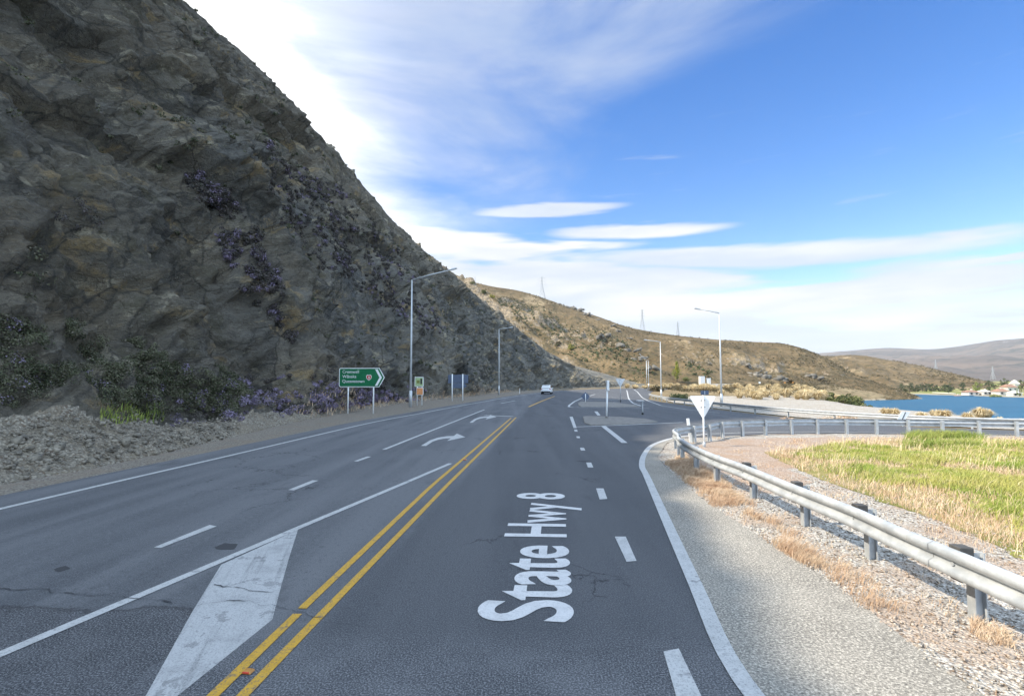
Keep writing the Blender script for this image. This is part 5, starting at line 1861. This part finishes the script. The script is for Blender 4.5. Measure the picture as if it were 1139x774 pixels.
def scatter(poly, n, seed, dens=None):
    r = np.random.default_rng(seed)
    pa = np.array(poly)
    out = []
    tot = 0
    while tot < n:
        x = r.uniform(pa[:, 0].min(), pa[:, 0].max(), n * 2); y = r.uniform(pa[:, 1].min(), pa[:, 1].max(), n * 2)
        k = in_poly(x, y, poly)
        if dens is not None: k &= r.random(len(x)) < dens(x, y)
        out.append(np.stack([x[k], y[k]], 1)); tot += k.sum()
        if len(out) > 60: break
    return np.concatenate(out)[:n]


fdens = lambda x, y: np.where((y > 1.5) & (x < y * 1.35 + 6), np.clip(9.0 / np.hypot(x, y), 0.25, 1) * np.clip(0.45 + 2.0 * fbm(x / 1.7, y / 1.7, 0, 5, 61, 0.6), 0.03, 1) * ss(0.0, 1.3, poly_dist(x, y, field_poly) + 0.9 * fbm(x / 0.9, y / 0.9, 0, 3, 64)), 0.0)
g = scatter(field_poly, 120000, 60, fdens)
dist = np.hypot(g[:, 0], g[:, 1])
ht = (0.14 + 0.17 * fbm(g[:, 0] / 1.6, g[:, 1] / 1.6, 0, 3, 62)) * (0.55 + 0.45 * ss(0, 1.2, poly_dist(g[:, 0], g[:, 1], field_poly)))
v, f = blades(np.column_stack([g, np.zeros(len(g))]), ht, 0.75, 0.0022 + 0.00032 * dist, 63)
tag(mesh_obj('field_grass', v, f, M_grass), 'yellow-green rough grass filling the corner inside the near guardrail', 'grass', kind='stuff')
g = scatter(field_poly, 26000, 74, lambda x, y: np.where((y > 1.5) & (x < y * 1.35 + 6), np.clip(9.0 / np.hypot(x, y), 0.25, 1) * np.clip(0.30 - 2.2 * fbm(x / 1.7, y / 1.7, 0, 5, 61, 0.6), 0, 1), 0))
v, f = blades(np.column_stack([g, np.zeros(len(g))]), 0.12, 1.3, 0.0018 + 0.00026 * np.hypot(g[:, 0], g[:, 1]), 75)
tag(mesh_obj('dry_grass', v, f, M_straw), 'dry flattened grass showing between the green patches of the field', 'grass', kind='stuff')
gz = [G(1000, 500), G(1090, 500), G(1095, 489), G(1060, 486), G(1010, 486)]
g = scatter(gz, 4200, 66, lambda x, y: np.clip(0.2 + 2.0 * fbm(x / 1.2, y / 1.2, 0, 3, 68), 0, 1))
v, f = blades(np.column_stack([g, np.zeros(len(g))]), 0.33, 0.9, 0.008, 67)
tag(mesh_obj('tall_grass', v, f, M_greengrass), 'taller fresh green grass clump at the back of the field', 'grass', kind='stuff')
g = scatter(field_poly, 5200, 70, lambda x, y: np.where((x < 24) & (y > 3), np.where(fbm(x / 2.0, y / 2.0, 0, 3, 71) > 0.05, 0.9, 0.08), 0))
v, f = blades(np.column_stack([g, np.zeros(len(g))]), 0.30, 0.7, 0.0016 + 0.00022 * np.hypot(g[:, 0], g[:, 1]), 72)
tag(mesh_obj('seeding_grass', v, f, M_tussock), 'pale seeding grass stems standing in the green field', 'grass', kind='stuff')
straw1 = [G(*p) for p in ((735, 512), (760, 505), (800, 530), (850, 570), (905, 606), (960, 640), (1005, 672), (1030, 700), (1012, 712), (965, 690), (915, 645), (850, 602), (780, 556), (748, 524))]
sden = lambda x, y: np.clip(0.34 + 1.9 * fbm(x / 0.8, y / 1.1, 0, 5, 81, 0.65), 0.0, 1) * ss(-0.1, 0.45, poly_dist(x, y, straw1) + 0.3 * fbm(x / 0.5, y / 0.5, 0, 3, 84))
g = scatter(straw1, 24000, 80, sden)
v, f = blades(np.column_stack([g, np.zeros(len(g))]), 0.05 + 0.12 * np.clip(fbm(g[:, 0] / 0.6, g[:, 1] / 0.6, 0, 3, 82) + 0.5, 0, 1), 1.2, 0.0010 + 0.00018 * np.hypot(g[:, 0], g[:, 1]), 83, bias=(0.5, -0.2))
tag(mesh_obj('straw_grass', v, f, M_straw), 'reddish dry grass tufts in the gravel between the shoulder and guardrail', 'grass', kind='stuff')
straw2 = [G(*p) for p in ((1080, 690), (1120, 705), (1130, 722), (1100, 716), (1078, 702))]
g = scatter(straw2, 700, 85)
st3 = scatter(verge_poly, 14000, 86, lambda x, y: np.where((y > 2.0) & (y < 23) & (x < 30), np.clip(-0.2 + 1.8 * fbm(x / 0.8, y / 0.8, 0, 4, 87), 0, 1) * np.where(x > 0.24 * y + 2.2, 1, 0.0), 0))
g = np.concatenate([g, st3])
v, f = blades(np.column_stack([g, np.zeros(len(g))]), 0.075, 1.6, 0.0014 + 0.00022 * np.hypot(g[:, 0], g[:, 1]), 88)
tag(mesh_obj('straw_grass', v, f, M_straw), 'thin dry grass scattered across the gravel under and behind the guardrail', 'grass', kind='stuff')
# loose stones on the verge
g = scatter(verge_poly, 9000, 90, lambda x, y: np.where((y > 2.2) & (y < 14) & (x < 9.5), np.clip(5 / np.hypot(x, y), 0.1, 1), 0))
v, f = rocks(np.column_stack([g, np.full(len(g), 0.0)]), 0.008 + 0.020 * np.random.default_rng(91).random(len(g)) ** 2, 92)
tag(mesh_obj('gravel_stones', v, f, M_gravel), 'loose pale pebbles lying on the verge beside the guardrail', 'gravel', kind='stuff')


# ------------------------------------------------------------------ tussocks and bushes by the lake
def tussock_mesh(name, seed, mat=M_tussock, n=420, r=0.5):
    rr = np.random.default_rng(seed)
    a = rr.random(n) * 6.283; q_ = np.sqrt(rr.random(n)) * 0.22 * r / 0.5
    base = np.stack([np.cos(a) * q_, np.sin(a) * q_, 0 * a], 1)
    h = 0.55 + 0.45 * rr.random(n)
    out = (0.15 + 0.75 * rr.random(n)) * r * 1.5
    w = 0.016
    px_, py_ = -np.sin(a) * w, np.cos(a) * w
    z0 = 0 * a
    mid_ = base + np.stack([np.cos(a) * out * 0.45, np.sin(a) * out * 0.45, h * 0.75], 1)
    tip = base + np.stack([np.cos(a) * out, np.sin(a) * out, h * (1.05 - 0.65 * (out / (r * 1.4)) ** 2)], 1)
    o_ = np.stack([px_, py_, z0], 1)
    v = np.stack([base - o_, base + o_, mid_ + o_, mid_ - o_, tip + o_ * 0.3, tip - o_ * 0.3], 1).reshape(-1, 3)
    i = np.arange(n)[:, None] * 6
    f = np.concatenate([i + np.array([[0, 1, 2, 3]]), i + np.array([[3, 2, 4, 5]])], 0)
    return mesh_obj(name, v, f, mat)


tus = [tussock_mesh('tussock', 400 + k) for k in range(4)]
rng = np.random.default_rng(77)
tspots = []
for k in range(96):
    px_ = rng.uniform(768, 935); py_ = 431.5 + 9.5 * rng.random() ** 1.3 + 0.018 * (px_ - 768)
    if px_ < 800: py_ = min(py_, 436)
    tspots.append((px_, py_, rng.uniform(1.2, 2.1)))
for k in range(24):
    px_ = rng.uniform(690, 775); py_ = rng.uniform(430.0, 434.5)
    tspots.append((px_, py_, rng.uniform(1.2, 2.2)))
for px_, sc_ in ((985, 1.0), (994, 0.85), (1024, 0.9), (1040, 1.05), (1049, 1.1), (1075, 0.9), (1089, 1.15), (1110, 0.8), (1097, 0.9), (1132, 0.9)):
    tspots.append((px_, None, sc_))
first = [True] * 4
for k, (px_, py_, s) in enumerate(tspots):
    if py_ is None:
        d_ = 41 + 6 * rng.random(); p = P(px_, 440, d_); x, y = p.x, d_
    else:
        x, y = G(px_, py_, -0.3)
    i = k % 4
    o = tus[i] if first[i] else tus[i].copy()
    if not first[i]: COL.objects.link(o)
    first[i] = False
    o.location = (x, y, float(zg(x, y)) - 0.08)
    o.rotation_euler = (0, 0, rng.random() * 6.28)
    o.scale = (s, s, s * rng.uniform(0.75, 1.0))
    tag(o, 'straw-coloured tussock on the flat between the far guardrail and the lake', 'tussock', 'tussocks by the lake')
for k, (px_, py_, s) in enumerate(((913, 462.5, 1.0), (935, 462.0, 1.0), (860, 459, 0.6), (1008, 468, 0.8))):
    d_ = 34 + 3 * (k % 2)
    p = P(px_, py_, d_); zz = float(zg(p.x + 3, d_ + 3))
    v, f = leaves(np.array([[-0.35, 0, 0.15], [0.0, 0.1, 0.2], [0.35, 0, 0.14]]), 120, [0.35, 0.4, 0.33], 0.06, 500 + k, 0.6, 0.2)
    o = mesh_obj('low_bush', v, f, M_straw)
    o.location = (p.x + 3.0, d_ + 4.0, zz); o.scale = (s * 1.3, s * 1.3, s)
    tag(o, 'low rusty-brown bush on the pale gravel below the far guardrail', 'bush', 'rusty bushes on the gravel shore')


def bush(px_, py_, d_, w, h, mat, label, seed, n=26, group=None, nl=60, z=None, leaf=None):
    p = P(px_, py_, d_)
    zz = p.z if z is None else z
    root = empty('bush', (p.x, d_, zz))
    r = np.random.default_rng(seed)
    c = r.normal(size=(n, 3)); c /= np.linalg.norm(c, axis=1)[:, None]
    c *= (r.random(n) ** 0.5)[:, None]
    c[:, 2] = np.abs(c[:, 2])
    cc = c * np.array([w / 2 * 0.8, w / 2 * 0.8, h * 0.72]) + np.array([0, 0, h * 0.12])
    v, f = leaves(cc, nl, (w + h) / 2 * 0.17 * (0.7 + 0.6 * r.random(n)), leaf or (w + h) * 0.026, seed + 1, 0.9, 0.2)
    mesh_obj('foliage', v, f, mat, root)
    m = MB()
    for k in range(5):
        a = r.random() * 6.28; m.tube([(0, 0, -0.1), (math.cos(a) * w * 0.12, math.sin(a) * w * 0.12, h * 0.3), (math.cos(a) * w * 0.28, math.sin(a) * w * 0.28, h * 0.6)], [w * 0.025, w * 0.018, w * 0.008], 6)
    m.build('stems', M_bark, root)
    tag(root, label, 'bush', group)
    return root


for k, (px_, py_, d_, w, h, lab) in enumerate(((938, 447, 92, 4.6, 2.7, 'broad green bush in the middle of the clump on the lake bank'), (958, 448.5, 88, 4.4, 2.3, 'green bush at the water end of the lake bank clump'), (922, 445, 100, 4.0, 2.8, 'green bush at the left end of the lake bank clump'),
                                               (975, 450, 84, 3.0, 1.4, 'lowest green bush beside the water on the lake bank'), (948, 442, 120, 6.0, 3.4, 'olive bush behind the lake bank clump'))):
    bush(px_, py_, d_, w, h, M_bushg, lab, 600 + k * 7, z=float(zg(P(px_, py_, d_).x, d_)) - 0.1, nl=110)
bush(756, 443, 80, 4.0, 1.1, M_treed, 'low dark bush behind the far guardrail end beside the second lamp', 650, z=-0.6)
bush(731, 434.5, 122, 5.0, 1.2, M_scrub, 'low brown bush at the road bend left of the dark bush', 655, z=0.0)


def on_surface(A, px_, py_):
    fl = A.reshape(-1, 3)
    x, y, dp = project(fl)
    near_ = np.where((x - px_) ** 2 + (y - py_) ** 2 < 9, dp, 1e9)
    if near_.min() > 1e8:
        near_ = (x - px_) ** 2 + (y - py_) ** 2 + dp * 1e-3
    return fl[int(np.argmin(near_))]


def hill_bush(A, px_, py_, w, h, mat, label, seed):
    s = on_surface(A, px_, py_)
    root = bush(px_, py_, s[1], w, h, mat, label, seed, z=s[2] - 0.3, nl=50)
    root.location = (s[0], s[1], s[2] - 0.3)


hill_bush(HA, 633, 387, 5.5, 4.6, M_bushy, 'round yellow-green bush alone on the hillside above the far signs', 700)
hill_bush(HA, 524.5, 313, 4.5, 3.2, M_bushg, 'small green bush high on the ridge close to the cliff edge', 707)
hill_bush(HA, 536, 325.5, 6.5, 4.0, M_bushg, 'larger green bush on the hillside just below the skyline near the cliff', 714)
hill_bush(HA, 548, 328.5, 5.5, 3.2, M_bushy, 'pale bush right of the larger green bush on the upper hillside', 721)
hill_bush(HA, 618, 383, 5.0, 3.0, M_scrub, 'dull brown bush left of the round yellow-green bush', 728)


def tree(x, y, z, h, w, mat, label, seed, cat='tree', name='tree', poplar=False, group=None, n=46, nl=46):
    root = empty(name, (x, y, z))
    r = np.random.default_rng(seed)
    m = MB()
    m.tube([(0, 0, -0.3), (0.02 * h, 0, h * 0.35), (0, 0.01 * h, h * 0.85)], [h * 0.035, h * 0.025, h * 0.006], 8)
    for k in range(6):
        a = r.random() * 6.28; z0_ = h * (0.22 + 0.1 * k)
        e_ = (math.cos(a) * w * 0.32, math.sin(a) * w * 0.32, z0_ + h * (0.2 if not poplar else 0.25))
        m.tube([(0, 0, z0_), e_], [h * 0.014, h * 0.004], 6)
    m.build('trunk', M_bark, root)
    t_ = r.random(n)
    a = r.random(n) * 6.28
    if poplar:
        prof_ = np.sin(np.pi * np.clip(t_ * 0.92 + 0.08, 0, 1)) ** 0.7 * (1 - 0.35 * t_)
    else:
        prof_ = np.sqrt(np.clip(1 - (2 * t_ - 0.9) ** 2, 0.02, 1))
    rad = prof_ * w / 2 * np.sqrt(r.random(n)) * 0.95
    c = np.stack([np.cos(a) * rad, np.sin(a) * rad, h * (0.14 + 0.82 * t_)], 1)
    v, f = leaves(c, nl, w * (0.12 if not poplar else 0.15) * (0.7 + 0.6 * r.random(n)), w * 0.045, seed + 1, 1.0 if not poplar else 1.6, 0.2)
    mesh_obj('crown', v, f, mat, root)
    tag(root, label, cat, group)
    return root


s = on_surface(HA, 752.5, 421.5)
tree(s[0], s[1] - 2, s[2] - 0.3, 9.2, 4.6, M_pop, 'yellow-green poplar standing alone at the foot of the far hill', 800, name='poplar_tree', poplar=True)
bush(763, 422, s[1] - 4, 5.0, 2.6, M_bushg, 'green bush right of the lone poplar at the hill foot', 806, z=float(s[2]) - 0.3)

# ------------------------------------------------------------------ far shore: houses and trees


def house(px_, d_, w, dp_, wh, rh, label, wall=M_wall, roofm=M_roofred, rz=0.0, gable=False):
    x = P(px_, 436, d_).x
    z = float(zg(x, d_)) - 0.1
    w *= 0.74; dp_ *= 0.74; wh *= 0.76; rh *= 0.76
    root = empty('house', (x, d_, z), rz)
    m = MB(); m.box((0, 0, wh / 2), (w, dp_, wh)); m.build('wall', wall, root)
    m = MB()
    e_ = 0.5
    vs = [(-w / 2 - e_, -dp_ / 2 - e_, wh - 0.1), (w / 2 + e_, -dp_ / 2 - e_, wh - 0.1), (w / 2 + e_, dp_ / 2 + e_, wh - 0.1), (-w / 2 - e_, dp_ / 2 + e_, wh - 0.1)]
    k = 0.5 if gable else 0.28
    vs += [(-w * k, 0, wh + rh), (w * k, 0, wh + rh)]
    m.add(vs, [(3, 2, 1, 0), (0, 1, 5, 4), (2, 3, 4, 5), (1, 2, 5), (3, 0, 4)])
    rf = m.build('roof', roofm, root)
    m = MB(); m.box((w * 0.18, 0.3, wh + rh * 0.9), (0.7, 0.7, 1.4)); m.build('chimney', wall, rf)
    nw = max(2, int(w / 3.2))
    for i in range(nw):
        m = MB(); m.box((-w / 2 + (i + 0.5) * w / nw, -dp_ / 2 - 0.02, wh * 0.56), (1.3, 0.08, 1.2)); wn = m.build('window', M_window, root)
        m = MB(); m.box((-w / 2 + (i + 0.5) * w / nw, -dp_ / 2 - 0.07, wh * 0.56 - 0.66), (1.5, 0.12, 0.1)); m.build('sill', wall, wn)
    tag(root, label, 'house')


house(1064.5, 335, 5.5, 7, 3.0, 1.8, 'small white house with a red roof, leftmost on the far lake shore')
house(1079, 340, 9, 8, 2.9, 1.7, 'long low white house with a pale red roof between the two small shore houses')
house(1094.5, 338, 7.5, 7, 3.0, 1.3, 'white house with a shallow roof in the middle of the far shore row', roofm=M_wall)
house(1112.5, 330, 8.5, 8, 3.3, 2.4, 'white house with a steep terracotta roof left of the pointed white gable')
house(1122, 350, 9, 8, 5.2, 2.4, 'tallest terracotta-roofed house behind the shore row at right')
house(1129, 356, 3.6, 5, 7.5, 3.0, 'narrow white gabled house rising above the terracotta roofs', roofm=M_wall, gable=True)
house(1128, 318, 7.5, 6, 2.6, 1.4, 'low white house close to the water at the right edge of the photo', roofm=M_wall)
rng = np.random.default_rng(31)
for k in range(15):
    px_ = 1003 + k * 3.9 + rng.normal() * 1.2
    d_ = 388 + rng.random() * 14
    x = P(px_, 436, d_).x
    tree(x, d_, -6.4, 4.6 + 2.6 * rng.random(), 5.5, M_treed, 'dark green tree in the row at the foot of the low tan hill', 850 + 3 * k, group='dark trees on the far shore', n=20, nl=36)
for k, (px_, d_, h, w, mt, lab) in enumerate(((1055, 372, 6.0, 6, M_treed, 'rounded dark tree behind the leftmost shore house'), (1072, 372, 7, 6, M_treed, 'tall dark tree between the two left shore houses'), (1087, 366, 7.5, 7, M_treel, 'light green tree right of the long low house'),
                                              (1101, 366, 8.2, 7, M_treed, 'dark green tree behind the middle shore house'), (1105, 315, 3.5, 7, M_treel, 'light green shrubby tree on the bank before the houses'), (1090, 312, 2.8, 6, M_treel, 'low light green tree at the water left of the bank tree'),
                                              (1134, 312, 6.5, 3.4, M_treel, 'slim light green poplar at the right edge of the photo'), (1118, 375, 9, 7, M_treed, 'dark tree rising behind the terracotta roofs'), (1136, 360, 8, 6, M_treed, 'dark tree right of the narrow gabled house'))):
    x = P(px_, 436, d_).x
    tree(x, d_, float(zg(x, d_)) - 0.2, h, w, mt, lab, 900 + 5 * k, n=26, nl=40)
# low pale wall on the shore
a = P(1038, 436, 372); b = P(1062, 436, 352)
root = MB()
za, zb2 = float(zg(a.x, 372)), float(zg(b.x, 352))
root.bar((a.x, 372, za + 0.5), (b.x, 352, zb2 + 0.6), 0.4, 1.4)
tag(root.build('boundary_wall', M_wall), 'low pale wall left of the shore houses', 'wall')

# ------------------------------------------------------------------ scrub and outcrops on the far hills
rng = np.random.default_rng(41)
flA = HA.reshape(-1, 3)
pa_x, pa_y, pa_d = project(flA)
okA = (pa_x > 480) & (pa_x < 1010) & (pa_d > 200) & (flA[:, 2] > -1)
den = np.clip(0.25 + 1.5 * fbm(flA[:, 0] / 30, flA[:, 1] / 30, 0, 4, 43), 0.02, 1) * okA
idx = rng.choice(len(flA), 5200, p=den / den.sum())
p = flA[idx] + rng.normal(size=(len(idx), 3)) * np.array([1.2, 1.2, 0])
v, f = leaves(p, 9, 0.55 + 0.7 * rng.random(len(idx)) ** 2, 0.5, 44, 0.7, 0.4)
tag(mesh_obj('hill_scrub', v, f, M_scrub), 'low brown scrub dotted over the far dry hillside', 'scrub', kind='stuff')
g = scatter([(38, 112), (56, 100), (80, 112), (120, 190), (150, 250), (172, 272), (198, 284), (170, 300), (140, 275), (100, 250), (60, 238), (50, 190), (44, 150)], 3400, 45, lambda x, y: np.where(~in_poly(x, y, LAKE), 1, 0))
p = np.column_stack([g, zg(g[:, 0], g[:, 1])])
v, f = leaves(p, 22, 0.45 + 0.5 * rng.random(len(g)), 0.22, 46, 0.6, 0.3)
tag(mesh_obj('flat_scrub', v, f, M_scrub), 'olive and brown scrub covering the flat beside the distant road', 'scrub', kind='stuff')
flC = HC.reshape(-1, 3)
idx = rng.choice(len(flC), 2200)
v, f = leaves(flC[idx], 16, 0.5 + 0.9 * rng.random(2200), 0.28, 47, 0.7, 0.3)
tag(mesh_obj('point_scrub', v, f, M_scrub), 'dull scrub on the rocky point reaching into the lake', 'scrub', kind='stuff')

shade_z = in_poly(pa_x, pa_y, [(548, 330), (600, 338), (655, 378), (705, 425), (650, 415), (600, 372), (560, 345)]) | in_poly(pa_x, pa_y, [(640, 352), (690, 378), (735, 425), (715, 428), (665, 385)]) | in_poly(pa_x, pa_y, [(760, 398), (785, 412), (806, 431), (772, 430)])  # slanting bands of cast shade, imitated by dark scrub clumps
den2 = okA * shade_z * np.clip(0.5 + 1.2 * fbm(flA[:, 0] / 18, flA[:, 1] / 18, 0, 4, 49), 0.0, 1)
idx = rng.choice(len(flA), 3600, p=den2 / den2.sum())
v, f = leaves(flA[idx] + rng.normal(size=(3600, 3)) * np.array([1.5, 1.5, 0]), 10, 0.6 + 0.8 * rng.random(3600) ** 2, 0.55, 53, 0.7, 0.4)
tag(mesh_obj('shade_scrub', v, f, M_treed), 'dark scrub clumps standing in for shade in the slanting gullies of the brown hillside', 'scrub', kind='stuff')
flB = HB.reshape(-1, 3)
bx_, by_, bd_ = project(flB)
denB = np.clip(0.15 + 1.6 * fbm(flB[:, 0] / 40, flB[:, 1] / 40, 0, 4, 143), 0.02, 1) * ((bx_ > 880) & (bx_ < 1200) & (bd_ > 200))
idx = rng.choice(len(flB), 2600, p=denB / denB.sum())
v, f = leaves(flB[idx] + rng.normal(size=(2600, 3)) * np.array([2.0, 2.0, 0]), 12, 0.7 + 1.1 * rng.random(2600) ** 2, 0.6, 48, 0.7, 0.4)
tag(mesh_obj('hill_scrub', v, f, M_scrub), 'dull scrub dotted over the low tan hill across the lake', 'scrub', kind='stuff')
outs = [(628, 338, 7, 3.0), (637, 340, 8, 3.4), (646, 343, 9, 3.8), (652, 348, 8, 3.4), (622, 336, 5, 2.2), (666, 353, 6, 2.2), (680, 360, 6, 2.4), (688, 366, 6, 2.2), (668, 372, 6, 2.6), (690, 382, 7, 3.0), (705, 388, 7, 3.0), (718, 398, 7, 3.0),
        (730, 408, 7, 2.6), (836, 414, 9, 2.8), (852, 417, 10, 2.6), (870, 420, 9, 2.4), (905, 417, 9, 2.6), (845, 410, 7, 2.2), (832, 405, 6, 2.0), (700, 374, 5, 1.8)]
for k, (px_, py_, n, s) in enumerate(outs):
    c = on_surface(HA, px_, py_)
    r = np.random.default_rng(1000 + k)
    off = r.normal(size=(n, 3)) * np.array([s * 0.75, s * 0.75, s * 0.28])
    v, f = rocks(off, s * (0.35 + 0.65 * r.random(n)), 1100 + k, 2)
    o = mesh_obj('rock_outcrop', v, f, M_outcrop)
    o.location = (c[0], c[1], c[2] - 0.2)
    lab = 'dark jagged rock outcrop on the ridge skyline right of the largest pylon' if py_ < 350 else ('dark rock outcrop at the foot of the far hill above the lakeside road' if px_ > 800 else 'dark rock outcrop on the mid slope of the brown hillside')
    grp = 'skyline outcrops' if py_ < 350 else ('outcrops above the lakeside road' if px_ > 800 else 'mid slope outcrops')
    tag(o, lab, 'rock outcrop', grp)

# distant lakeside road on its low bank
q_ = resample(catmull([(66, 172), (80, 205), (92, 232), (110, 243), (135, 247), (152, 252)], 10), 3.0)
t_ = np.gradient(q_, axis=0); t_ /= np.linalg.norm(t_, axis=1)[:, None]
nn_ = np.stack([-t_[:, 1], t_[:, 0]], 1)
zr = np.convolve(np.pad(zg(q_[:, 0], q_[:, 1]), 4, mode='edge'), np.ones(9) / 9, 'valid') + 0.5
cols = [(-9, -2.5), (-4.2, 0), (4.2, 0), (9, -2.5)]
vs = np.stack([np.column_stack([q_ + nn_ * a, zr + b]) for a, b in cols], 1)
v, f = grid(vs[..., 0], vs[..., 1], vs[..., 2])
tag(mesh_obj('distant_road', v, f, [M_ground, M_shoulder], midx=[1 if (i % 3) == 1 else 0 for i in range(len(f))]), kind='structure')


def tar_patch(pl, seed):
    q = resample([G(*p) for p in pl + pl[:1]], 0.05)[:-1]
    c = q.mean(0)
    q = c + (q - c) * (1 + 0.35 * fbm(q[:, 0] * 6, q[:, 1] * 6, 0, 4, seed, 0.7))[:, None]
    if sum(q[i, 0] * q[(i + 1) % len(q), 1] - q[(i + 1) % len(q), 0] * q[i, 1] for i in range(len(q))) < 0: q = q[::-1]
    o = mesh_obj('tar_patch', [(a, b, 0.004) for a, b in q], [tuple(range(len(q)))], M_crack)
    bm = bmesh.new(); bm.from_mesh(o.data); bmesh.ops.triangulate(bm, faces=bm.faces); bm.to_mesh(o.data); bm.free()
    o['kind'] = 'structure'


tar_patch([(238, 609), (250, 604), (265, 605), (262, 611), (246, 612)], 1)
tar_patch([(640, 512.5), (652, 512.2), (660, 513.2), (650, 514.2)], 2)
tar_patch([(58, 633), (72, 629), (80, 632), (66, 636)], 3)
